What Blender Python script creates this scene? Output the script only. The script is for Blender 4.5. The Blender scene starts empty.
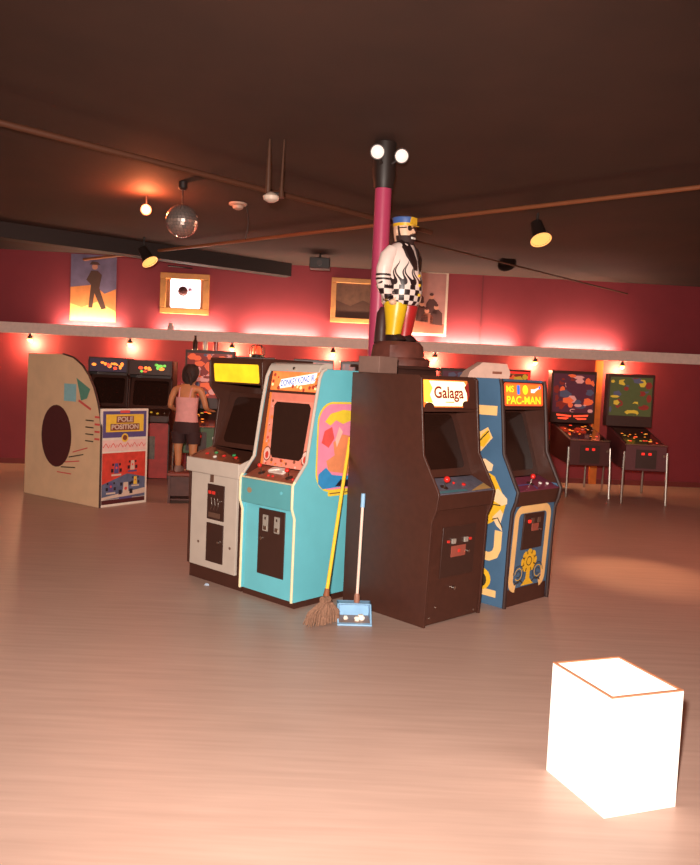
import bpy, bmesh, math, random
from mathutils import Vector, Matrix
random.seed(7)
R = math.radians
PI = math.pi
sc = bpy.context.scene
col = sc.collection

# ------------------------------------------------------------------ camera
FPX, PITCH, ROLL, EYE = 811.8, R(3.99), R(2.52), 1.754
F_ = Vector((0, math.cos(PITCH), -math.sin(PITCH)))
R_ = Vector((1, 0, 0))
U_ = R_.cross(F_)
camd = bpy.data.cameras.new('camera')
cam = bpy.data.objects.new('camera', camd)
col.objects.link(cam)
camd.sensor_fit = 'HORIZONTAL'
camd.sensor_width = 36
camd.lens = FPX / 700 * 36
camd.clip_start = .02
camd.clip_end = 100
cr, sr = math.cos(ROLL), math.sin(ROLL)
cx = R_ * cr + U_ * sr
cy = -R_ * sr + U_ * cr
# picture turns clockwise: rotate camera counter-clockwise about its axis
M = Matrix((cx, cy, -F_)).transposed().to_4x4()
M.translation = (0, 0, EYE)
cam.matrix_world = M
sc.camera = cam
CAM = Vector((0, 0, EYE))


def ray(px, py):
    a, b = px - 350, py - 432.5
    u = cr * a + sr * b
    v = -sr * a + cr * b
    return F_ * FPX + R_ * u - U_ * v


def at(px, py, Y):
    d = ray(px, py)
    return CAM + d * (Y / d.y)


def gr(px, py, z=0):
    d = ray(px, py)
    return CAM + d * ((z - EYE) / d.z)


def hit(px, py, p0, n):
    d = ray(px, py)
    n = Vector(n)
    return CAM + d * ((Vector(p0) - CAM).dot(n) / d.dot(n))


# --------------------------------------------------------------- materials
def lin(c):
    out = []
    for k in c:
        k = k / 255
        out.append(k / 12.92 if k <= .04045 else ((k + .055) / 1.055) ** 2.4)
    return (*out, 1)


MC = {}


def mat(name, c, rough=.5, metal=0, emit=0, ec=None, var=.06, scale=18, bump=0):
    if name in MC:
        return MC[name]
    m = bpy.data.materials.new(name)
    m.use_nodes = True
    nt = m.node_tree
    b = nt.nodes['Principled BSDF']
    b.inputs['Roughness'].default_value = rough
    b.inputs['Metallic'].default_value = metal
    base = lin(c)
    tc = nt.nodes.new('ShaderNodeTexCoord')
    nz = nt.nodes.new('ShaderNodeTexNoise')
    nz.inputs['Scale'].default_value = scale
    nz.inputs['Detail'].default_value = 3
    nt.links.new(tc.outputs['Object'], nz.inputs['Vector'])
    rp = nt.nodes.new('ShaderNodeValToRGB')
    rp.color_ramp.elements[0].position = .3
    rp.color_ramp.elements[1].position = .7
    rp.color_ramp.elements[0].color = (*[k * (1 - var) for k in base[:3]], 1)
    rp.color_ramp.elements[1].color = (*[min(1, k * (1 + var)) for k in base[:3]], 1)
    nt.links.new(nz.outputs['Fac'], rp.inputs['Fac'])
    nt.links.new(rp.outputs['Color'], b.inputs['Base Color'])
    if emit:
        b.inputs['Emission Color'].default_value = lin(ec or c)
        b.inputs['Emission Strength'].default_value = emit
    if bump:
        bp = nt.nodes.new('ShaderNodeBump')
        bp.inputs['Strength'].default_value = bump
        bp.inputs['Distance'].default_value = .01
        nt.links.new(nz.outputs['Fac'], bp.inputs['Height'])
        nt.links.new(bp.outputs['Normal'], b.inputs['Normal'])
    MC[name] = m
    return m


def nodes(name, rough=.5):
    m = bpy.data.materials.new(name)
    m.use_nodes = True
    MC[name] = m
    b = m.node_tree.nodes['Principled BSDF']
    b.inputs['Roughness'].default_value = rough
    return m, m.node_tree, b


# ------------------------------------------------------------ mesh builder
class Fr:
    """a local plane: u along U, v along V, d along N"""
    def __init__(s, o, U, V):
        s.o = Vector(o)
        s.U = Vector(U).normalized()
        s.V = Vector(V).normalized()
        s.N = s.U.cross(s.V)

    def P(s, u, v, d=0):
        return s.o + s.U * u + s.V * v + s.N * d


class MB:
    def __init__(s):
        s.v, s.f, s.mi, s.mats = [], [], [], []

    def add(s, vs, fs, m):
        if m not in s.mats:
            s.mats.append(m)
        k = s.mats.index(m)
        o = len(s.v)
        s.v += [tuple(p) for p in vs]
        for f in fs:
            s.f.append([i + o for i in f])
            s.mi.append(k)
        return s

    def poly(s, fr, pts, d0, d1, m):
        n = len(pts)
        if abs(d0 - d1) < 1e-6:
            return s.add([fr.P(u, v, d1) for u, v in pts], [list(range(n))], m)
        vs = [fr.P(u, v, d0) for u, v in pts] + [fr.P(u, v, d1) for u, v in pts]
        fs = [list(range(n))[::-1], [n + i for i in range(n)]]
        fs += [[i, (i + 1) % n, n + (i + 1) % n, n + i] for i in range(n)]
        return s.add(vs, fs, m)

    def rect(s, fr, u0, v0, u1, v1, d0, d1, m):
        return s.poly(fr, [(u0, v0), (u1, v0), (u1, v1), (u0, v1)], d0, d1, m)

    def rrect(s, fr, u0, v0, u1, v1, r, d0, d1, m):
        return s.poly(fr, rr(u0, v0, u1, v1, r), d0, d1, m)

    def disc(s, fr, u, v, r, d0, d1, m, n=20, ry=None, a=0):
        ry = ry or r
        return s.poly(fr, [(u + r * math.cos(2 * PI * i / n + a), v + ry * math.sin(2 * PI * i / n + a)) for i in range(n)], d0, d1, m)

    def stroke(s, fr, pts, w, d0, d1, m, closed=False):
        n = len(pts)
        L, Rr = [], []
        for i in range(n):
            a = pts[(i - 1) % n] if (closed or i > 0) else pts[i]
            b = pts[(i + 1) % n] if (closed or i < n - 1) else pts[i]
            t = Vector((b[0] - a[0], b[1] - a[1]))
            t = t.normalized() if t.length else Vector((1, 0))
            L.append((pts[i][0] - t.y * w / 2, pts[i][1] + t.x * w / 2))
            Rr.append((pts[i][0] + t.y * w / 2, pts[i][1] - t.x * w / 2))
        k = n if closed else n - 1
        for i in range(k):
            j = (i + 1) % n
            s.poly(fr, [L[i], Rr[i], Rr[j], L[j]], d0, d1, m)
        return s

    def box(s, lo, hi, m):
        return s.rect(Fr((0, 0, 0), (1, 0, 0), (0, 1, 0)), lo[0], lo[1], hi[0], hi[1], lo[2], hi[2], m)

    def tube(s, pts, r, m, n=10):
        pts = [Vector(p) for p in pts]
        rs = r if isinstance(r, (list, tuple)) else [r] * len(pts)
        vs = []
        ref = None
        for i, p in enumerate(pts):
            t = (pts[min(i + 1, len(pts) - 1)] - pts[max(i - 1, 0)]).normalized()
            if ref is None:
                ref = Vector((0, 0, 1)) if abs(t.z) < .9 else Vector((1, 0, 0))
            a = (ref - t * ref.dot(t)).normalized()
            ref = a
            b = t.cross(a)
            vs += [p + (a * math.cos(2 * PI * k / n) + b * math.sin(2 * PI * k / n)) * rs[i] for k in range(n)]
        fs = []
        for i in range(len(pts) - 1):
            for k in range(n):
                fs.append([i * n + k, i * n + (k + 1) % n, (i + 1) * n + (k + 1) % n, (i + 1) * n + k])
        fs.append(list(range(n)))
        fs.append([(len(pts) - 1) * n + k for k in range(n)][::-1])
        return s.add(vs, fs, m)

    def lathe(s, o, axis, prof, m, n=24):
        o = Vector(o)
        ax = Vector(axis).normalized()
        pts = [o + ax * h for r, h in prof]
        a = (Vector((0, 0, 1)) if abs(ax.z) < .9 else Vector((1, 0, 0)))
        a = (a - ax * a.dot(ax)).normalized()
        b = ax.cross(a)
        vs = []
        for (r, h), p in zip(prof, pts):
            vs += [p + (a * math.cos(2 * PI * k / n) + b * math.sin(2 * PI * k / n)) * max(r, 1e-4) for k in range(n)]
        fs = []
        for i in range(len(prof) - 1):
            for k in range(n):
                fs.append([i * n + k, i * n + (k + 1) % n, (i + 1) * n + (k + 1) % n, (i + 1) * n + k])
        fs.append(list(range(n)))
        fs.append([(len(prof) - 1) * n + k for k in range(n)][::-1])
        return s.add(vs, fs, m)

    def ball(s, c, r, m, n=16, rz=None, ry=None):
        rz = rz or r
        ry = ry or r
        c = Vector(c)
        vs, fs = [c + Vector((0, 0, -rz))], []
        h = n // 2
        for i in range(1, h):
            t = PI * i / h - PI / 2
            for k in range(n):
                a = 2 * PI * k / n
                vs.append(c + Vector((r * math.cos(t) * math.cos(a), ry * math.cos(t) * math.sin(a), rz * math.sin(t))))
        vs.append(c + Vector((0, 0, rz)))
        for k in range(n):
            fs.append([0, 1 + (k + 1) % n, 1 + k])
            fs.append([len(vs) - 1, 1 + (h - 2) * n + k, 1 + (h - 2) * n + (k + 1) % n])
        for i in range(h - 2):
            for k in range(n):
                fs.append([1 + i * n + k, 1 + i * n + (k + 1) % n, 1 + (i + 1) * n + (k + 1) % n, 1 + (i + 1) * n + k])
        return s.add(vs, fs, m)

    def loft(s, rings, m):
        n = len(rings[0])
        vs = [p for r in rings for p in r]
        fs = []
        for i in range(len(rings) - 1):
            for k in range(n):
                fs.append([i * n + k, i * n + (k + 1) % n, (i + 1) * n + (k + 1) % n, (i + 1) * n + k])
        fs.append(list(range(n))[::-1])
        fs.append([(len(rings) - 1) * n + k for k in range(n)])
        return s.add(vs, fs, m)

    def text(s, fr, txt, u, v, h, m, d=.004, width=None, shear=0, rot=0, bold=0):
        cu = bpy.data.curves.new('t', 'FONT')
        cu.body = txt
        cu.align_x = 'CENTER'
        cu.align_y = 'CENTER'
        cu.size = h * 1.38
        cu.offset = bold
        cu.shear = shear
        ob = bpy.data.objects.new('t', cu)
        me = ob.to_mesh()
        pts = [Vector((p.co.x, p.co.y)) for p in me.vertices]
        fs = [list(p.vertices) for p in me.polygons]
        ob.to_mesh_clear()
        bpy.data.objects.remove(ob)
        bpy.data.curves.remove(cu)
        if not pts:
            return s
        k = 1
        if width:
            w = max(p.x for p in pts) - min(p.x for p in pts)
            k = width / w
        c, q = math.cos(rot), math.sin(rot)
        return s.add([fr.P(u + p.x * k * c - p.y * q, v + p.x * k * q + p.y * c, d) for p in pts], fs, m)

    def build(s, name, parent=None, bevel=0, smooth=True, loc=None, fixn=True):
        me = bpy.data.meshes.new(name)
        me.from_pydata(s.v, [], s.f)
        for m in s.mats:
            me.materials.append(m)
        for p, k in zip(me.polygons, s.mi):
            p.material_index = k
        if fixn:
            bm = bmesh.new()
            bm.from_mesh(me)
            bmesh.ops.recalc_face_normals(bm, faces=bm.faces)
            bm.to_mesh(me)
            bm.free()
        if smooth:
            me.shade_smooth()
            me.set_sharp_from_angle(angle=R(38))
        o = bpy.data.objects.new(name, me)
        col.objects.link(o)
        if parent:
            o.parent = parent
        if loc is not None:
            o.location = loc
        if bevel:
            b = o.modifiers.new('bevel', 'BEVEL')
            b.width = bevel
            b.segments = 2
            b.limit_method = 'ANGLE'
        return o


def rr(u0, v0, u1, v1, r, n=5):
    out = []
    for cx_, cy_, a0 in ((u1 - r, v0 + r, -90), (u1 - r, v1 - r, 0), (u0 + r, v1 - r, 90), (u0 + r, v0 + r, 180)):
        for i in range(n + 1):
            a = R(a0 + 90 * i / n)
            out.append((cx_ + r * math.cos(a), cy_ + r * math.sin(a)))
    return out


def thing(name, label, cat, loc=(0, 0, 0), yaw=0, group=None):
    o = bpy.data.objects.new(name, None)
    o.empty_display_size = .1
    col.objects.link(o)
    o.location = loc
    o.rotation_euler = (0, 0, yaw)
    return tag(o, label, cat, group)


def tag(o, label, cat, group=None):
    o['label'] = label
    o['category'] = cat
    if group:
        o['group'] = group
    return o


def struct(o):
    o['kind'] = 'structure'
    return o


def lamp(name, typ, loc, energy, color, **kw):
    d = bpy.data.lights.new(name, typ)
    d.energy = energy
    d.color = color
    for k, v in kw.items():
        if k != 'aim':
            setattr(d, k, v)
    o = bpy.data.objects.new(name, d)
    col.objects.link(o)
    o.location = loc
    if 'aim' in kw:
        o.rotation_euler = Vector(kw['aim']).to_track_quat('-Z', 'Y').to_euler()
    return o


# ================================================================= SETTING
WY, WA = 14.3, R(4)
wu = Vector((math.cos(WA), math.sin(WA), 0))
wn = Vector((math.sin(WA), -math.cos(WA), 0))      # out of the wall, towards the room
wo = Vector((0, WY, 0))
WALL = Fr(wo, wu, (0, 0, 1))                        # N = wu x z = out of the wall
ZW = 3.62


def wp(px, py, d=0):
    """pixel -> (u along wall, z) on the plane d in front of the wall"""
    p = hit(px, py, wo + wn * d, wn)
    q = p - wo
    return q.dot(wu), q.z


def zc(x, y):
    return ZW + max(0, (WY - y)) * .03


# floor ------------------------------------------------------------------
m, nt, b = nodes('worn_vinyl_floor', .42)
tc = nt.nodes.new('ShaderNodeTexCoord')
mp = nt.nodes.new('ShaderNodeMapping')
mp.inputs['Rotation'].default_value = (0, 0, R(8))
mp.inputs['Scale'].default_value = (.9, 14, 1)
nt.links.new(tc.outputs['Object'], mp.inputs['Vector'])
n1 = nt.nodes.new('ShaderNodeTexNoise')
n1.inputs['Scale'].default_value = 1.6
n1.inputs['Detail'].default_value = 6
nt.links.new(mp.outputs['Vector'], n1.inputs['Vector'])
n2 = nt.nodes.new('ShaderNodeTexNoise')
n2.inputs['Scale'].default_value = .8
n2.inputs['Detail'].default_value = 4
nt.links.new(tc.outputs['Object'], n2.inputs['Vector'])
mx = nt.nodes.new('ShaderNodeMath')
mx.operation = 'MULTIPLY_ADD'
mx.inputs[1].default_value = .65
nt.links.new(n1.outputs['Fac'], mx.inputs[0])
m2 = nt.nodes.new('ShaderNodeMath')
m2.operation = 'MULTIPLY'
m2.inputs[1].default_value = .35
nt.links.new(n2.outputs['Fac'], m2.inputs[0])
nt.links.new(m2.outputs[0], mx.inputs[2])
rp = nt.nodes.new('ShaderNodeValToRGB')
rp.color_ramp.elements[0].position = .28
rp.color_ramp.elements[0].color = lin((163, 134, 121))
rp.color_ramp.elements[1].position = .72
rp.color_ramp.elements[1].color = lin((185, 154, 141))
nt.links.new(mx.outputs[0], rp.inputs['Fac'])
nt.links.new(rp.outputs['Color'], b.inputs['Base Color'])
bp = nt.nodes.new('ShaderNodeBump')
bp.inputs['Strength'].default_value = .08
bp.inputs['Distance'].default_value = .004
nt.links.new(n1.outputs['Fac'], bp.inputs['Height'])
nt.links.new(bp.outputs['Normal'], b.inputs['Normal'])
struct(MB().box((-10, -3, -.1), (10, 15.3, 0), m).build('floor', smooth=False))

# wall -------------------------------------------------------------------
crimson = mat('crimson_wall_paint', (140, 46, 54), .7, var=.05, scale=3, bump=.05)
struct(MB().rect(WALL, -10.5, 0, 10.5, 3.9, -.15, 0, crimson).build('wall_back', smooth=False))
m_base = mat('dark_red_baseboard', (120, 45, 40), .6)
struct(MB().rect(WALL, -10, 0, 10, .09, .001, .02, m_base).build('baseboard_back', smooth=False))
# ceiling ----------------------------------------------------------------
m_ceil = mat('dark_brown_ceiling', (60, 34, 23), .85, var=.16, scale=1.3, bump=.2)
ce = MB()
cs = [(-10, -3), (10, -3), (10, 15.3), (-10, 15.3)]
ce.add([(x, y, zc(x, y)) for x, y in ((-10, -3), (10, -3), (10, WY), (-10, WY))] +
       [(x, y, zc(x, y) + .12) for x, y in ((-10, -3), (10, -3), (10, WY), (-10, WY))] +
       [(-10, 15.3, ZW), (10, 15.3, ZW), (10, 15.3, ZW + .12), (-10, 15.3, ZW + .12)],
       [(0, 1, 2, 3), (4, 7, 6, 5), (0, 4, 5, 1), (3, 2, 9, 8), (7, 11, 10, 6), (8, 9, 10, 11)], m_ceil)
struct(ce.build('ceiling', smooth=False))
# beams / pipes under the ceiling
m_beam = mat('brown_painted_beam', (92, 52, 34), .6)
m_pipe = mat('orange_brown_pipe', (140, 82, 52), .4)
m_duct = mat('near_black_duct', (38, 22, 18), .7)
cn = Vector((0, .03, 1)).normalized()


def chit(px, py, drop):
    return hit(px, py, (0, WY, ZW - drop), cn)


def run(name, a, b, r, m, drop, ext0=0, ext1=0, flat=False):
    p, q = chit(*a, drop), chit(*b, drop)
    t = (q - p).normalized()
    p, q = p - t * ext0, q + t * ext1
    mb = MB()
    if flat:
        s_ = t.cross(cn).normalized()
        fr = Fr(p, t, s_)
        mb.rect(fr, 0, -r, (q - p).length, r, 0, drop + .01 if fr.N.z > 0 else -(drop + .01), m)
    else:
        mb.tube([p, q], r, m, 12)
    return struct(mb.build(name))


run('trim_1', (190, 247), (590, 200), .024, m_pipe, .10, 3, 3.5)
run('trim_2', (100, 148), (265, 190), .03, m_beam, .12, 4, 2.6)
# heavy duct in front of the wall, upper left
run('trim_3', (116, 254), (288, 277), .12, m_duct, .22, 2.0, 0, flat=True)
run('trim_4', (412, 240), (640, 297), .013, m_beam, .18, 0, 4)
run('trim_9', (225, 272), (352, 286), .012, m_duct, .15, 1, .3)

# wall ledge -------------------------------------------------------------
m_ledge = mat('pale_grey_ledge_paint', (236, 208, 196), .6)
ZL0, ZL1, LD = 2.22, 2.40, .34
lg = MB()
lg.rect(WALL, -10, ZL0, 10, ZL1, LD - .02, LD, m_ledge)
lg.rect(WALL, -10, ZL0 + .01, 10, ZL0 + .03, .001, LD - .02, m_ledge)
struct(lg.build('trim_5', smooth=False))
# seams in the wall panels
m_seam = mat('wall_joint', (120, 44, 50), .8)
sm = MB()
u, _ = wp(482, 300)
sm.rect(WALL, u - .012, ZL1, u + .012, ZW, 0, .008, m_seam)
struct(sm.build('trim_6', smooth=False))
# orange post between the right-hand pinballs
m_post = mat('orange_varnished_wood', (214, 118, 48), .45, var=.15, scale=8)
u0, _ = wp(593, 400)
u1, _ = wp(600, 400)
struct(MB().rect(WALL, u0, 0, u1, ZL0, .001, .06, m_post).build('trim_7', smooth=False))

# tubes behind the ledge lip --------------------------------------------
m_tube = mat('lit_fluorescent_tube', (255, 236, 214), .4, emit=6)
m_white = mat('white_enamel', (225, 220, 212), .4)
TUBES = [(60, 118, 'far left beneath the desert poster'), (158, 222, 'beneath the lit wooden frame'),
         (245, 318, 'between the lit frame and the brown picture'), (335, 372, 'beneath the brown picture'),
         (392, 425, 'behind the statue'), (440, 515, 'right of the group portrait'), (546, 618, 'far right of the wall seam')]
for x0, x1, where in TUBES:
    y0 = 322 + (x0 - 95) * .064
    y1 = 322 + (x1 - 95) * .064
    ua, _ = wp(x0, y0, .16)
    ub, _ = wp(x1, y1, .16)
    zt = ZL0 + .03
    um = (ua + ub) / 2
    L = (ub - ua)
    base = WALL.P(um, zt, .17)
    t = thing('tube_light', 'glowing tube light lying along the pale ledge, ' + where, 'light', base, WA, 'tube lights along the ledge')
    fr = Fr((0, 0, 0), (1, 0, 0), (0, 0, 1))
    MB().rect(fr, -L / 2, 0, L / 2, .04, -.03, .03, m_white).build('housing', t)
    MB().tube([(-L / 2 + .03, 0, .075), (L / 2 - .03, 0, .075)], .016, m_tube).build('tube', t)
    for s_ in (-1, 1):
        MB().rect(fr, s_ * L / 2 - .015, .04, s_ * L / 2 + .015, .1, -.02, .02, m_white).build('socket', t)
    lamp('tube_glow', 'AREA', WALL.P(um, zt + .11, .13), 30 * L, (1, .76, .56), shape='RECTANGLE', size=L, size_y=.03,
         aim=(-wn * .45 + Vector((0, 0, 1)))).rotation_euler.rotate_axis('Z', 0)

# lamps under the ledge -------------------------------------------------
m_bulb = mat('glowing_orange_bulb', (255, 190, 110), .3, emit=9, ec=(255, 176, 90))
m_can = mat('black_lamp_can', (40, 28, 24), .5)
for px, where in ((30, 'outermost left'), (130, 'above the dark pinball beside the racing cockpit'), (232, 'above the yellow marquee'),
                  (333, 'left of the statue plinth'), (435, 'right of the statue'), (535, 'above the orange marquee'), (622, 'right of the orange post')):
    py = 347 + (px - 232) * .058
    u, z = wp(px, py, .2)
    p = WALL.P(u, ZL0 + .01, .2)
    t = thing('ledge_lamp', 'small orange downlight under the ledge, ' + where, 'light', p, WA, 'downlights under the ledge')
    MB().lathe((0, 0, 0), (0, 0, -1), [(.02, 0), (.02, .03), (.04, .04), (.045, .09), (.04, .09), (.03, .05)], m_can).build('socket', t)
    MB().ball((0, 0, -.1), .045, m_bulb).build('bulb', t)
    lamp('ledge_lamp_glow', 'POINT', p + Vector((0, 0, -.17)) + wn * -.05, 42, (1, .56, .28), shadow_soft_size=.04)

# ============================================================== WALL ART
m_wood = mat('honey_wood_frame', (206, 138, 70), .45, var=.12, scale=10)
m_glow = mat('backlit_white_panel', (255, 232, 238), .5, emit=2.6)
m_darkred = mat('dark_maroon', (84, 34, 36), .5)
m_brownpic = mat('brown_landscape_print', (112, 74, 52), .6, var=.25, scale=9)
m_paper = mat('pale_print_paper', (214, 190, 170), .7)


def wall_frame(px0, py0, px1, py1, d=.002):
    ua, za = wp(px0, py1, d)
    ub, zb = wp(px1, py0, d)
    return ua, za, ub, zb


# lit frame
ua, za, ub, zb = wall_frame(160, 275, 210, 313)
t = thing('lit_frame', 'square wooden frame with a glowing white panel and a dark round lamp', 'frame', WALL.P((ua + ub) / 2, za, .002), WA)
w, h = (ub - ua) / 2, zb - za
fr = Fr((0, 0, 0), (1, 0, 0), (0, 0, 1))
f = MB()
fw = .1
f.rect(fr, -w, 0, w, fw, 0, .06, m_wood); f.rect(fr, -w, h - fw, w, h, 0, .06, m_wood)
f.rect(fr, -w, fw, -w + fw, h - fw, 0, .06, m_wood); f.rect(fr, w - fw, fw, w, h - fw, 0, .06, m_wood)
f.build('frame', t, bevel=.008)
m_mount = mat('gold_brown_mount', (182, 116, 66), .6)
MB().rect(fr, -w + fw, fw, w - fw, h - fw, 0, .015, m_mount).build('mount', t)
MB().rrect(fr, -w + .17, .09, w - .15, h - .08, .05, .015, .03, m_glow).build('glowing_panel', t)
g = MB()
g.lathe(fr.P(-.03, h * .56, .03), (0, -1, 0), [(.07, 0), (.085, .02), (.07, .05), (.03, .07)], m_darkred)
g.ball(fr.P(.09, h * .6, .04), .035, mat('pinkish_grey', (190, 150, 170), .4), ry=.02)
g.build('round_lamp', t)
# brown picture
ua, za, ub, zb = wall_frame(330, 280, 381, 322)
t = thing('framed_picture', 'brown landscape picture in an orange wood frame left of the pink pillar', 'picture', WALL.P((ua + ub) / 2, za, .002), WA)
w, h = (ub - ua) / 2, zb - za
f = MB()
fw = .085
f.rect(fr, -w, 0, w, fw, 0, .04, m_wood); f.rect(fr, -w, h - fw, w, h, 0, .04, m_wood)
f.rect(fr, -w, fw, -w + fw, h - fw, 0, .04, m_wood); f.rect(fr, w - fw, fw, w, h - fw, 0, .04, m_wood)
f.build('frame', t, bevel=.008)
a = MB()
a.rect(fr, -w + fw, fw, w - fw, h - fw, 0, .01, m_brownpic)
m_hill = mat('dark_brown_hills', (84, 52, 38), .7)
a.poly(fr, [(-w + fw, fw), (w - fw, fw), (w - fw, h * .4), (w * .3, h * .52), (-w * .2, h * .38), (-w + fw, h * .5)], .011, .011, m_hill)
a.build('print', t)
# group portrait poster
ua, za, ub, zb = wall_frame(394, 272, 449, 334)
w, h = (ub - ua) / 2, zb - za
p = MB()
fr0 = Fr((0, 0, 0), (1, 0, 0), (0, 0, 1))
m_sky = mat('print_dusty_sky', (176, 120, 112), .7, var=.15, scale=4)
m_d1 = mat('print_dark_brown', (74, 36, 32), .7)
m_d2 = mat('print_russet', (150, 78, 58), .7)
m_d3 = mat('print_skin', (196, 128, 104), .7)
p.rect(fr, -w, 0, w, h, 0, .008, m_paper)
p.rect(fr, -w + .04, .04, w - .04, h - .04, .008, .009, m_sky)
p.poly(fr, [(-w + .04, .04), (w - .04, .04), (w - .04, h * .18), (w * .3, h * .3), (-w * .2, h * .36), (-w + .04, h * .3)], .0095, .0095, m_d2)
for (x, y, s_, mm) in ((-.18, .42, 1.2, m_d1), (.02, .36, 1.1, m_d1), (.2, .48, 1.0, m_d1), (.12, .26, 1.1, m_d2), (.3, .32, 1.1, m_d1), (-.05, .55, .9, m_d1)):
    X, Y = x * w * 2, y * h
    p.poly(fr, [(X - .1 * s_, Y - .14 * s_), (X + .1 * s_, Y - .16 * s_), (X + .09 * s_, Y + .04), (X + .03, Y + .1), (X - .05, Y + .1), (X - .1 * s_, Y + .02)], .0102, .0102, mm)
    p.disc(fr, X - .01, Y + .14, .045, .0106, .0106, m_d3, 10)
    p.disc(fr, X - .012, Y + .178, .038, .011, .011, m_d1, 10, .026)
o = p.build('poster', loc=WALL.P((ua + ub) / 2, za, .002))
o.rotation_euler.z = WA
tag(o, 'dusty poster of seated people on the wall right of the statue', 'poster')
# desert poster far left
ua, za, ub, zb = wall_frame(70, 256, 117, 320)
w, h = (ub - ua) / 2, zb - za
p = MB()
m_bl = mat('print_blue_dusk', (112, 96, 122), .7, var=.2, scale=5)
m_or = mat('print_orange_sand', (216, 130, 70), .7, var=.15, scale=5)
m_yl = mat('print_yellow_sand', (236, 184, 100), .7)
m_mr = mat('print_brown_figure', (78, 48, 36), .7)
p.rect(fr, -w, 0, w, h, 0, .008, m_bl)
p.poly(fr, [(-w, 0), (w, 0), (w, h * .5), (w * .5, h * .42), (0, h * .55), (-w, h * .5)], .009, .009, m_or)
p.poly(fr, [(-w, 0), (w, 0), (w, h * .16), (w * .2, h * .3), (-w * .5, h * .2), (-w, h * .26)], .0095, .0095, m_yl)
X = .02
p.poly(fr, [(X - .1, h * .2), (X - .03, h * .2), (X, h * .42), (X + .12, h * .18), (X + .2, h * .2), (X + .08, h * .5), (X + .12, h * .7), (X + .05, h * .76), (X - .06, h * .76), (X - .14, h * .62), (X - .06, h * .55)], .0102, .0102, m_mr)
p.disc(fr, X, h * .82, .05, .0102, .0102, m_d3, 10)
p.poly(fr, [(X - .09, h * .85), (X + .09, h * .85), (X + .05, h * .89), (X - .05, h * .9)], .011, .011, m_mr)
o = p.build('poster', loc=WALL.P((ua + ub) / 2, za, .002))
o.rotation_euler.z = WA
tag(o, 'orange desert poster with a standing figure at far left of the wall', 'poster')

# ========================================================= ARCADE CABINETS
black = mat('black_laminate', (68, 37, 28), .38, var=.1)
blk2 = mat('black_metal_door', (58, 34, 27), .45)
glass = mat('dark_screen_glass', (44, 24, 18), .12)
chrome = mat('brushed_chrome', (200, 190, 180), .25, 1)
silver = mat('silver_coin_plate', (205, 200, 190), .35, .6)
redl = mat('lit_red_button', (230, 40, 30), .4, emit=1.1)
redl2 = mat('dim_red_button', (190, 44, 36), .4, emit=.35)
redb = mat('red_ball_top', (214, 40, 34), .3)
cream = mat('cream_edge_moulding', (236, 216, 176), .5)
teal = mat('turquoise_laminate', (104, 190, 204), .4, var=.04, scale=5)
teal2 = mat('darker_turquoise_panel', (88, 160, 168), .4, var=.05, scale=6)
m_grey = mat('warm_grey_laminate', (190, 176, 164), .45, var=.05, scale=6)


class Cab:
    def __init__(s, name, label, cat, loc, yaw, W, prof, side_m, th=.02, group=None):
        s.t = thing(name, label, cat, loc, yaw, group)
        s.W = W
        s.w = W / 2 - th
        s.prof = prof
        fr = Fr((0, 0, 0), (0, 1, 0), (0, 0, 1))  # N = +x
        s.sides = []
        for sg in (-1, 1):
            a, b_ = (W / 2 - th, W / 2) if sg > 0 else (-W / 2, -W / 2 + th)
            s.sides.append(MB().poly(fr, prof, a, b_, side_m).build('side_panel', s.t, bevel=.003))
        s.L = Fr((-W / 2, 0, 0), (0, -1, 0), (0, 0, 1))   # left side face, N = -x, u = -y
        s.Rt = Fr((W / 2, 0, 0), (0, 1, 0), (0, 0, 1))    # right side face, N = +x

    def liner(s, m, zlo):
        fr = Fr((0, 0, 0), (0, 1, 0), (0, 0, 1))
        pts = [p for p in s.prof if p[1] >= zlo]
        y0, y1 = pts[0][0], s.prof[-1][0]
        pts = [(min(p[0] + .012, y1 - .03), min(p[1], s.prof[-2][1] - .025)) for p in pts if p[0] < y1 - .05] 
        pts += [(.6, pts[-1][1]), (.6, zlo)]
        for sg in (-1, 1):
            x = sg * (s.W / 2 - .02)
            MB().poly(fr, pts, min(x, x - sg * .003), max(x, x - sg * .003), m).build('inner_lining', s.t)
        s.w -= .003

    def moulding(s, m, k0, k1, w=.012, side=None):
        fr = Fr((0, 0, 0), (0, 1, 0), (0, 0, 1))
        for i, sg in enumerate((-1, 1)):
            mb = MB()
            x = sg * (s.W / 2 - .01)
            pts = [(x, y, z) for y, z in s.prof[k0:k1]]
            mb.tube(pts, w, m, 8)
            mb.build('edge_moulding', s.sides[i])

    def fr(s, a, b_):
        """plane from profile point a up to b (y,z); u from centre"""
        d = Vector((0, b_[0] - a[0], b_[1] - a[1]))
        f = Fr((0, a[0], a[1]), (1, 0, 0), d)
        f.len = d.length
        return f

    def slab(s, name, a, b_, m, th=.02, bevel=.002, parent=None, w=None):
        f = s.fr(a, b_)
        w = w or s.w - .0005
        o = MB().rect(f, -w, 0, w, f.len, -th, 0, m).build(name, parent or s.t, bevel=bevel)
        return f, o

    def shell(s, m, y0, y1, ztop, z0=.0):
        """back, top board and floor kick that close the body"""
        w = s.w - .001
        MB().box((-w, y1 - .02, z0), (w, y1, ztop), m).build('back_panel', s.t)
        MB().box((-w, y0, ztop - .02), (w, y1 - .021, ztop), m).build('top_board', s.t)


def joystick(parent, f, u, v, m_ball, r=.018):
    j = MB()
    j.disc(f, u, v, .03, 0, .004, blk2)
    j.tube([f.P(u, v, 0), f.P(u, v, .055)], .006, chrome, 8)
    j.ball(f.P(u, v, .065), r, m_ball, 12)
    return j.build('joystick', parent)


def button(parent, f, u, v, m, r=.014):
    return MB().disc(f, u, v, r, 0, .012, m, 14).build('button', parent, bevel=.003)


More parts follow.
